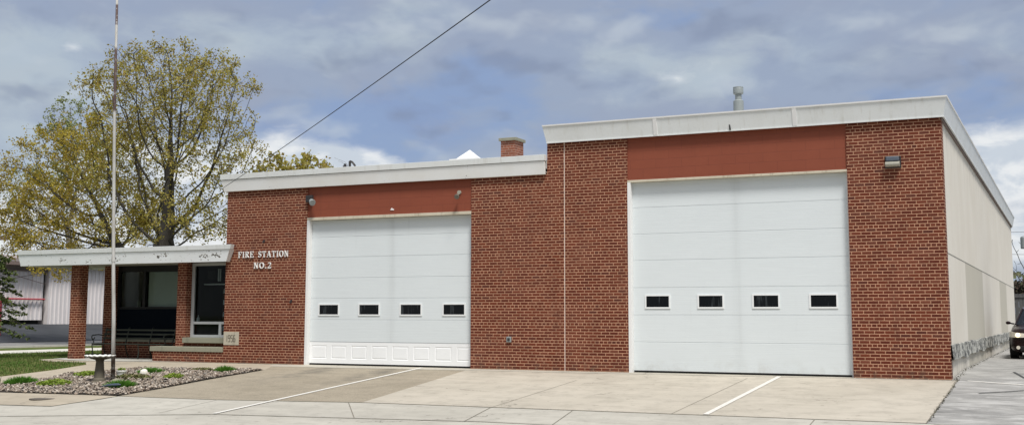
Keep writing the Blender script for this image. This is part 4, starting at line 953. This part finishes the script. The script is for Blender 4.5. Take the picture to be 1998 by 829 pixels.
def tree(name, base, blobs, n_att, seed, leafm, bark, r0, nleaf, lsize, label, trunk_h=2.2, expo=2.35, tip=.008, lean=(0, 0), density=1., minr=0.02, spread=.20, grp='trees behind the station', droop=.25):
    nodes, par = grow(base, blobs, n_att, seed, trunk_h=trunk_h, lean=lean); n = len(nodes); kids = [[] for _ in range(n)]
    for i in range(1, n): kids[par[i]].append(i)
    rad = [0.] * n
    for i in range(n - 1, -1, -1):
        rad[i] = (sum(rad[k] ** expo for k in kids[i])) ** (1 / expo) if kids[i] else tip
    sc_ = r0 / rad[0]; 
    rad = [max(tip * .8, r * (1 + (sc_ - 1) * min(1., (r / rad[0]) ** 1.25))) for r in rad]
    T = thing(name, base, label, 'tree', grp); mb = MB()
    # chains
    stack = [0]; seen = set()
    while stack:
        s_ = stack.pop()
        for k in kids[s_]:
            ch_ = [s_, k]
            while kids[ch_[-1]]:
                nx = max(kids[ch_[-1]], key=lambda q: rad[q])
                for o_ in kids[ch_[-1]]:
                    if o_ != nx: pass
                ch_.append(nx)
            # mark: only build this chain if k not used
            if k in seen: continue
            for q in ch_[1:]: seen.add(q)
            for q in ch_[1:]: stack.append(q)
            P = [nodes[q] for q in ch_]; rr = [rad[q] for q in ch_]
            rr[0] = min(rr[0], rr[1] * 1.25)
            # light smoothing
            P2 = [P[0]] + [(P[i - 1] + P[i] * 2 + P[i + 1]) / 4 for i in range(1, len(P) - 1)] + [P[-1]]
            P2[0] = P[0]; mb.tube(P2, rr, 9 if rr[1] > .08 else (6 if rr[1] > .03 else 4), cap=False)
    # root flare
    b = Vector(base); mb.tube([b + Vector((0, 0, -.2)), b + Vector((0, 0, .25)), b + Vector((0, 0, .9))], [r0 * 1.6, r0 * 1.25, r0 * 1.0], 12, cap=False)
    mb.build('trunk', bark, T, smooth=True)
    rs = np.random.RandomState(seed + 100); cand = [i for i in range(n) if rad[i] < minr]
    mb2 = MB(); cand = np.array(cand); tips = np.array([i for i in cand if not kids[i]])
    if len(tips) == 0: tips = cand
    # clusters: leaves gather at tips and along thin twigs
    nc = int(nleaf / 8 * density)
    for c in range(nc):
        i = int(rs.choice(tips)) if rs.rand() < .6 else int(rs.choice(cand))
        cl = mnoise.noise(nodes[i] * .55 + Vector((seed, 0, 0)))
        if cl < -.22 and rs.rand() < .75: continue
        ctr = nodes[i] + Vector(rs.normal(size=3) * spread)
        if rs.rand() < .6 and par[i] >= 0:   # a thin twig out to the cluster
            mb2.cur = 1; mb2.tube([nodes[i], ctr], .005, 3, cap=False); mb2.cur = 0
        for q in range(8):
            p = ctr + Vector(rs.normal(size=3) * .075); s1 = lsize * rs.uniform(.6, 1.3); u = Vector(rs.normal(size=3)).normalized(); u.z -= droop; u.normalize()
            v_ = u.cross(Vector(rs.normal(size=3))).normalized(); a = p; e = p + u * s1
            mb2.add([a, a + u * s1 * .45 + v_ * s1 * .38, e, a + u * s1 * .45 - v_ * s1 * .38], [(0, 1, 2, 3)])
    if nleaf: mb2.build('crown', [leafm, bark], T)
    return T
E_ = 1.
tree('maple_tree', (-31.2, 12, 0), [(-31.4, 12, 11.15, 3.2, 2.6, 1.5), (-33.9, 12, 10.7, 1.7, 2.0, 1.5), (-28.8, 12, 9.9, 1.9, 2.2, 1.9), (-28.7, 12, 7.3, 2.1, 2.2, 1.9), (-31.7, 12, 8.8, 3.2, 2.6, 1.9), (-33.0, 12, 7.1, 2.4, 2.2, 1.7), (-29.4, 12, 5.2, 2.3, 2.2, 1.1), (-31.8, 12, 4.9, 2.4, 2.2, 1.1)], 2300, 4, M_LEAF1, M_BARK, .50, 36000, .094, 'tallest tree behind the porch, thick grey trunk and sparse olive young leaves', trunk_h=3.6)
tree('maple_tree', (-33.6, 14.5, 0), [(-36.3, 14, 8.9, 2.2, 2.2, 1.8), (-39.3, 14, 8.3, 2.3, 2.3, 1.7), (-41.2, 14, 7.2, 1.9, 2.2, 1.6), (-38.2, 14, 6.4, 3.3, 2.4, 1.6), (-42.3, 14, 5.6, 1.9, 2.0, 1.4), (-35.7, 14, 6.1, 2.0, 2.2, 1.6), (-39.1, 14, 4.7, 3.7, 2.4, 1.2), (-36.0, 12, 3.6, 2.6, 1.4, .8)], 1900, 9, M_LEAF2, M_BARK, .32, 37000, .10, 'wide golden-green tree left of the tallest one, reaching the left edge', trunk_h=2.8, lean=(-1.3, 0))
tree('background_tree', (-59.0, 34, 0), [(-59.6, 34, 14.2, 2.6, 2.5, 2.1), (-58.0, 34, 11.5, 3.2, 2.5, 2.6), (-62.5, 34, 9.5, 3.0, 2.5, 2.4)], 900, 15, M_LEAF3, M_BARK2, .20, 9000, .16, 'pale grey-green hazy tree behind the golden one', trunk_h=4.)
tree('background_tree', (-28.0, 16, 0), [(-28.75, 16, 7.3, .8, 1.0, 1.15), (-28.4, 16, 6.9, 1.4, 1.2, 1.1), (-27.0, 16, 7.05, 1.3, 1.2, .95)], 420, 17, M_LEAF1, M_BARK, .14, 3600, .15, 'small leafy treetop showing over the low roof', trunk_h=4.)
tree('bare_tree', (-39.2, 36, 0), [(-39.4, 36, 10.1, 2.0, 1.6, 1.3), (-37.6, 36, 9.6, 1.8, 1.5, 1.1)], 600, 19, M_LEAF3, M_BARK2, .12, 0, .1, 'faint bare treetop right of the small leafy one over the low roof', trunk_h=5., tip=.006)
tree('bare_tree', (.6, 62, 0), [(.6, 62, 5.0, 2.6, 2., 2.4), (.2, 62, 3.5, 2.4, 2, 1.2)], 420, 23, M_LEAF3, M_BARK, .16, 0, .1, 'bare dark tree behind the car at the right edge', trunk_h=2., tip=.012)
# far belt of trees on the horizon
rs_ = random.Random(31); mb = MB()
for i in range(24000):
    x = rs_.uniform(-260, 170); y = 135 + rs_.gauss(0, 8); hmax = 6.5 + 2.5 * mnoise.noise(Vector((x * .06, 0, 9))) + 1.5 * mnoise.noise(Vector((x * .25, 0, 4))); z = rs_.uniform(0, hmax); u = Vector((rs_.gauss(0, 1), rs_.gauss(0, 1), rs_.gauss(0, 1))).normalized() * rs_.uniform(.22, .5); v_ = u.orthogonal() * .7; p = Vector((x, y, z)); mb.add([p - u, p + v_, p + u, p - v_], [(0, 1, 2, 3)])
mb.build('far_trees', M_FAR, kind='stuff', label='distant belt of dull green trees on the horizon', cat='trees')
# conifer bough at the left edge
cf = thing('conifer', (-26.5, -.3, 0), 'dark green conifer whose bough enters at the left edge', 'tree'); mb = MB(); rs = random.Random(8)
base = Vector((-26.5, -.3, -.05)); mb.tube([base, base + Vector((0, 0, 1.4)), base + Vector((.02, 0, 3.1))], [.08, .05, .012], 8); mb2 = MB(); bb_ = []
for k in range(30):
    h = 1.0 + k * .07; a = k * 2.4; L_ = (3.4 - h) * .40 + .2; st_ = base + Vector((0, 0, h)); dv = Vector((math.cos(a), math.sin(a), -.12)); en = st_ + dv * L_ - Vector((0, 0, .12 * L_)); mb.tube([st_, st_.lerp(en, .5) + Vector((0, 0, .05)), en], [.016, .011, .005], 5)
    for j in range(26):
        t_ = rs.uniform(.2, 1.05); ct = st_.lerp(en, t_) + Vector((rs.gauss(0, .07), rs.gauss(0, .07), rs.gauss(0, .035) - .02))
        for q_ in range(7):
            q = (Vector((rs.gauss(0, 1), rs.gauss(0, 1), rs.gauss(-.3, .6))).normalized() + dv * .4).normalized(); s_ = rs.uniform(.05, .10); v_ = q.cross(Vector((rs.gauss(0, 1), rs.gauss(0, 1), 1))).normalized() * .026; p = ct
            mb2.add([p, p + q * s_ * .5 + v_, p + q * s_, p + q * s_ * .5 - v_], [(0, 1, 2, 3)])
mb.build('trunk', M_BARK, cf); mb2.build('crown', M_CON, cf)

# ------------------------------------------------------------------ metal building across the side street
mt = thing('metal_building', (-50, 25, .76), 'off-white ribbed metal shed across the side street, seen through the porch', 'building')
def corr(x, y0, y1, z0, z1, name, root, m=M_CORR, pitch=.30, d_=.05, **k):
    mb = MB(); ys = []; y = y0
    while y < y1: ys += [(y, 0), (min(y + pitch * .55, y1), 0), (min(y + pitch * .65, y1), d_), (min(y + pitch * .9, y1), d_)]; y += pitch
    ys.append((y1, 0)); vs = []; fs = []
    for (yy, dd) in ys: vs += [(x + dd, yy, z0), (x + dd, yy, z1)]
    for i in range(len(ys) - 1): fs.append((2 * i, 2 * i + 2, 2 * i + 3, 2 * i + 1))
    mb.add(vs, fs); mb.box(x - .3, x - .02, y0, y1, z0, z1); return mb.build(name, m, root, **k)
corr(-50, 23.6, 40, .72, 4.25, 'wall', mt); MB().box(-58, -50.4, 23.6, 40, .5, 4.2).build('core', M_CORR, mt)
MB().hexa([(-58, 20.0, 4.9), (-49.6, 20.0, 4.22), (-49.6, 41, 4.22), (-58, 41, 4.9)], [(-58, 20.0, 5.05), (-49.6, 20.0, 4.37), (-49.6, 41, 4.37), (-58, 41, 5.05)]).build('roof', M_ROOFB, mt)
MB().box(-49.75, -49.6, 20.0, 41, 4.0, 4.215).build('eave', M_EAVE, mt)
gt = corr(-50.2, 14.0, 23.4, 1.0, 3.72, 'sliding_gate', mt); MB().tube([(-50.05, 14, 2.16), (-50.05, 23.4, 2.16)], .05, 6).build('red_rail', M_PINK, gt)
MB().box(-50.15, -50.08, 14, 23.5, 3.70, 3.78).tube([(-50.0, 20.2, 3.1), (-50.0, 23.4, 3.7)], .02, 5).tube([(-50.0, 20.2, 3.65), (-50.0, 23.4, 3.0)], .02, 5).tube([(-50.0, 17.0, 3.1), (-50.0, 20.2, 3.65)], .02, 5).build('track', M_EAVE, gt)
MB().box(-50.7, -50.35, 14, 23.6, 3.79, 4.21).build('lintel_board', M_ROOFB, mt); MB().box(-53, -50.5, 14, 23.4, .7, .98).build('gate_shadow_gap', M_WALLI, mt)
tb_ = thing('tall_shed', (-52, 14, .76), 'taller off-white metal building at the left edge behind the shed', 'building')
corr(-51.6, 0, 21.4, .7, 5.45, 'wall', tb_); MB().box(-64, -51.95, 0, 21.4, .7, 5.4).build('core', M_CORR, tb_); MB().box(-64, -51.3, -.3, 21.9, 5.46, 5.62).build('roof', M_EAVE, tb_)
MB().tube([(-44.9, 15.9, .2), (-44.9, 15.9, 2.3)], .09, 10).lathe((-44.9, 15.9, 2.3), [(.09, 0), (.05, .06), (.01, .07)], 10).build('bollard', M_PINK, label='faded red bollard at the left edge in front of the gate', cat='bollard')
MB().tube(catenary((-66, 25, 7.9), (-40, 25, 4.75), .1, 16), .018, 5).build('utility_wire', M_WIRE, label='thin utility wire behind the golden tree at the left edge', cat='wire')

# ------------------------------------------------------------------ car on the right
car = thing('parked_car', (1.55, 12.5, .1), 'dark maroon sedan with lit headlights at the right edge beside the stucco wall', 'car')
cx_, cz_, yf_ = 1.52, .1, 10.42
def sect(y, hw, zb, zbelt, ztop, tw):
    P = [(0, zb), (hw * .80, zb), (hw * .97, zb + .07), (hw, zb + .22), (hw * .995, (zb + zbelt) / 2 + .06), (hw * .97, zbelt - .02), (hw * .90, zbelt + .03), (tw, ztop), (0, ztop + .015)]
    full = [(cx_ + a, y, cz_ + z) for a, z in P] + [(cx_ - a, y, cz_ + z) for a, z in P[-2:0:-1]]
    return full
ST_ = [(0, .60, .30, .60, .64, .40), (.05, .76, .22, .72, .78, .55), (.18, .84, .17, .78, .85, .62), (.5, .89, .16, .82, .90, .68), (1.0, .90, .17, .82, .93, .72), (1.35, .90, .17, .87, .98, .74), (2.2, .905, .17, .92, 1.0, .76), (3.2, .905, .17, .94, 1.02, .76), (3.9, .90, .18, .93, 1.04, .74), (4.4, .86, .22, .90, 1.03, .68), (4.6, .78, .32, .80, .95, .58)]
mb = MB(); secs = [sect(yf_ + s[0], *s[1:]) for s in ST_]; n = len(secs[0])
vs = [p for s in secs for p in s]; fs = [(i * n + k, i * n + (k + 1) % n, (i + 1) * n + (k + 1) % n, (i + 1) * n + k) for i in range(len(secs) - 1) for k in range(n)]
fs += [tuple(range(n - 1, -1, -1)), tuple((len(secs) - 1) * n + k for k in range(n))]; mb.add(vs, fs)
bd = mb.build('body', M_CARP, car, smooth=True); ss = bd.modifiers.new('s', 'SUBSURF'); ss.levels = ss.render_levels = 2
# greenhouse: glass shell with roof and pillars
GB = [(1.25, .70, .96), (1.35, .74, .98), (3.9, .72, 1.03), (4.05, .66, 1.02)]
def gh(y, hb, zb, ht, zt): return [(cx_ - hb, y, cz_ + zb), (cx_ + hb, y, cz_ + zb), (cx_ + ht, y, cz_ + zt), (cx_ - ht, y, cz_ + zt)]
S1 = [gh(yf_ + 1.15, .74, .93, .73, .945), gh(yf_ + 1.95, .79, .97, .56, 1.39), gh(yf_ + 2.6, .79, .98, .56, 1.43), gh(yf_ + 3.3, .78, 1.0, .54, 1.40), gh(yf_ + 4.15, .70, 1.02, .60, 1.05)]
mb = MB(); vs = [p for s in S1 for p in s]; fs = [(i * 4 + k, i * 4 + (k + 1) % 4, (i + 1) * 4 + (k + 1) % 4, (i + 1) * 4 + k) for i in range(4) for k in range(4)] + [(3, 2, 1, 0), (16, 17, 18, 19)]
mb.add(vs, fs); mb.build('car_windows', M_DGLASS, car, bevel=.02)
mb = MB()
S2 = [[(cx_ - .58, yf_ + 1.92, cz_ + 1.395), (cx_ + .58, yf_ + 1.92, cz_ + 1.395)], [(cx_ - .59, yf_ + 2.6, cz_ + 1.45), (cx_ + .59, yf_ + 2.6, cz_ + 1.45)], [(cx_ - .56, yf_ + 3.35, cz_ + 1.41), (cx_ + .56, yf_ + 3.35, cz_ + 1.41)]]
vs = [p for s in S2 for p in s] + [(p[0], p[1], p[2] - .035) for s in S2 for p in s]
mb.add(vs, [(0, 1, 3, 2), (2, 3, 5, 4), (6, 8, 9, 7), (8, 10, 11, 9), (0, 6, 7, 1), (4, 5, 11, 10), (0, 2, 8, 6), (2, 4, 10, 8), (1, 7, 9, 3), (3, 9, 11, 5)])
for s_ in (-1, 1):
    mb.tube([(cx_ + s_ * .75, yf_ + 1.15, cz_ + .95), (cx_ + s_ * .575, yf_ + 1.93, cz_ + 1.40)], .03, 6).tube([(cx_ + s_ * .795, yf_ + 2.7, cz_ + .98), (cx_ + s_ * .575, yf_ + 2.65, cz_ + 1.42)], .03, 6).tube([(cx_ + s_ * .71, yf_ + 4.1, cz_ + 1.03), (cx_ + s_ * .555, yf_ + 3.33, cz_ + 1.40)], .045, 6)
mb.build('car_roof', M_CARP, car, bevel=.012)
for s_ in (-1, 1):
    for yy in (.92, 3.62):
        wx_ = cx_ + s_ * .80; wy = yf_ + yy; tr_ = MB(); tr_.tube([(wx_ - .11, wy, cz_ + .32), (wx_ - .10, wy, cz_ + .32), (wx_ + .10, wy, cz_ + .32), (wx_ + .11, wy, cz_ + .32)], [.29, .32, .32, .29], 24); wh_ = tr_.build('wheel', M_TYRE, car)
        MB().tube([(wx_ + s_ * .112, wy, cz_ + .32), (wx_ + s_ * .118, wy, cz_ + .32)], [.21, .19], 20).build('rim', M_RIM, wh_)
    a = cx_ + s_ * .865; b = cx_ + s_ * .44
    hp = [(.44, -.055), (.60, -.02), (.74, .045), (.83, .15), (.885, .32), (.90, .52)]; hz0 = (.60, .595, .595, .60, .61, .63); hz1 = (.70, .715, .73, .745, .76, .775); hl = MB(); nh = len(hp)
    vs = [(cx_ + s_ * x, yf_ + y, cz_ + z) for (x, y), z in zip(hp, hz0)] + [(cx_ + s_ * x * .985, yf_ + y + .02, cz_ + z) for (x, y), z in zip(hp, hz1)] + [(cx_ + s_ * x * .9, yf_ + y + .08, cz_ + z) for (x, y), z in zip(hp, hz0)] + [(cx_ + s_ * x * .9, yf_ + y + .08, cz_ + z) for (x, y), z in zip(hp, hz1)]
    fs = [f for i in range(nh - 1) for f in ((i, i + 1, i + 1 + nh, i + nh), (i + nh, i + 1 + nh, i + 1 + 3 * nh, i + 3 * nh), (i + 2 * nh, i + 3 * nh, i + 1 + 3 * nh, i + 1 + 2 * nh), (i, i + 2 * nh, i + 1 + 2 * nh, i + 1))] + [(0, nh, 3 * nh, 2 * nh), (nh - 1, 3 * nh - 1, 4 * nh - 1, 2 * nh - 1)]
    hl.add(vs, fs); h_ = hl.build('headlight', M_HEADC, car, smooth=False)
    MB().lathe((0, 0, 0), [(.062, 0), (.058, .02), (.03, .035)], 16).build('bulb', M_HEAD, h_)
    bl = h_.children[0]; bl.parent = h_; bl.rotation_euler = (R(90), 0, 0); bl.location = Vector((cx_ + s_ * .66, yf_ + .005, cz_ + .66)) - car.location
    bl.data.transform(Matrix.Translation(car.location)); 
    MB().tube([(cx_ + s_ * .80, yf_ + 1.62, cz_ + .96), (cx_ + s_ * .90, yf_ + 1.60, cz_ + .98)], .022, 8).build('mirror_arm', M_CARP, car)
    mr = MB()
    for (q0, q1) in (((.87, .93), (.90, 1.045)),):
        xs = (cx_ + s_ * .87, cx_ + s_ * 1.05)
        mr.hexa([(min(xs), yf_ + 1.56, cz_ + .93), (max(xs), yf_ + 1.56, cz_ + .94), (max(xs) - .02, yf_ + 1.66, cz_ + .94), (min(xs) + .02, yf_ + 1.66, cz_ + .93)], [(min(xs), yf_ + 1.57, cz_ + 1.05), (max(xs), yf_ + 1.57, cz_ + 1.05), (max(xs) - .02, yf_ + 1.66, cz_ + 1.05), (min(xs) + .02, yf_ + 1.66, cz_ + 1.05)])
    m_o = mr.build('side_mirror', M_CARP, car, smooth=True); sb_ = m_o.modifiers.new('s', 'SUBSURF'); sb_.levels = sb_.render_levels = 2
    MB().tube([(cx_ + s_ * .66, yf_ - .01, cz_ + .32), (cx_ + s_ * .66, yf_ + .10, cz_ + .32)], .05, 12).build('fog_light', M_HEADC, car)
MB().box(cx_ - .38, cx_ + .38, yf_ - .03, yf_ + .05, cz_ + .47, cz_ + .60).build('grille', M_TYRE, car, bevel=.01); MB().box(cx_ - .38, cx_ + .38, yf_ - .04, yf_ - .028, cz_ + .585, cz_ + .61).build('grille_bar', M_CHROME, car, bevel=.004); MB().box(cx_ - .62, cx_ + .62, yf_ - .005, yf_ + .05, cz_ + .22, cz_ + .36).build('lower_grille', M_TYRE, car, bevel=.02)

# ------------------------------------------------------------------ beyond the car
fe = thing('board_fence', (3, 45, .1), 'dark grey board fence behind the car at the right edge', 'fence')
mb = MB(); x = -1.5
while x < 14: mb.box(x, x + .19, 45, 45.03, .05, 2.55); x += .2
mb.build('boards', M_GREYF, fe); MB().box(-1.5, 14, 44.95, 44.995, 2.35, 2.45).build('rail', M_GREYF, fe)
for x in (-1.0, 1.5, 4, 6.5, 9): MB().box(x, x + .1, 45.035, 45.13, 0, 2.7).build('post', M_GREYF, fe)
def shrub(x, y, z, rx, rz, n, m, lab, seed):
    t_ = thing('shrub', (x, y, 0), lab, 'shrub'); rs = random.Random(seed); mb = MB(); stm = MB()
    for k in range(22):
        a = rs.random() * 6.28; stm.tube([(x, y, 0), (x + rx * .6 * math.cos(a), y + rx * .4 * math.sin(a), z), (x + rx * math.cos(a), y + rx * .6 * math.sin(a), z + rz * rs.uniform(.3, 1))], [.04, .02, .008], 4)
    for i in range(n):
        a = rs.random() * 6.28; b = rs.uniform(-1, 1); q = rs.random() ** .4; p = Vector((x + rx * q * math.cos(a) * math.sqrt(1 - b * b), y + rx * .6 * q * math.sin(a) * math.sqrt(1 - b * b), z + rz * q * b)); u = Vector((rs.gauss(0, 1), rs.gauss(0, 1), rs.gauss(0, 1))).normalized() * .09; v_ = u.orthogonal() * .6; mb.add([p - u, p + v_, p + u, p - v_], [(0, 1, 2, 3)])
    stm.build('stems', M_BARK, t_); mb.build('foliage', m, t_)
M_DARKL = facemat('dark_brown_foliage', [(.03, .022, .018), (.06, .04, .03), (.045, .05, .025)], .9)
shrub(.4, 47, 2.7, 1.3, .75, 1500, M_DARKL, 'dark brown shrub showing over the grey fence at the right edge', 5)
up_ = thing('utility_pole', (.62, 41, 0), 'wooden utility pole with a grey transformer can just at the right edge', 'utility pole')
MB().tube([(.62, 41, 0), (.62, 41, 7.4)], [.14, .10], 10).build('pole', M_BARK, up_); MB().lathe((.24, 40.7, 4.78), [(.16, 0), (.18, .04), (.18, .56), (.15, .62), (.05, .66)], 14).build('transformer', M_METAL, up_)
MB().box(.35, 2.2, 40.93, 41.07, 6.8, 6.92).build('crossarm', M_BARK, up_)
MB().tube(catenary((-9, 44, 6.0), (14, 44, 5.9), .1, 12), .010, 5).build('utility_wire', M_WIRE, label='upper utility wire behind the far end of the stucco wall', cat='wire')
MB().tube(catenary((-9, 43, 5.1), (14, 43, 4.3), .2, 12), .010, 5).build('utility_wire', M_WIRE, label='lower utility wire sloping past the transformer at the right edge', cat='wire')

# render
scn.render.engine = 'CYCLES'
scn.cycles.max_bounces = 6; scn.cycles.transparent_max_bounces = 12
scn.cycles.caustics_reflective = False; scn.cycles.caustics_refractive = False
scn.cycles.use_denoising = True
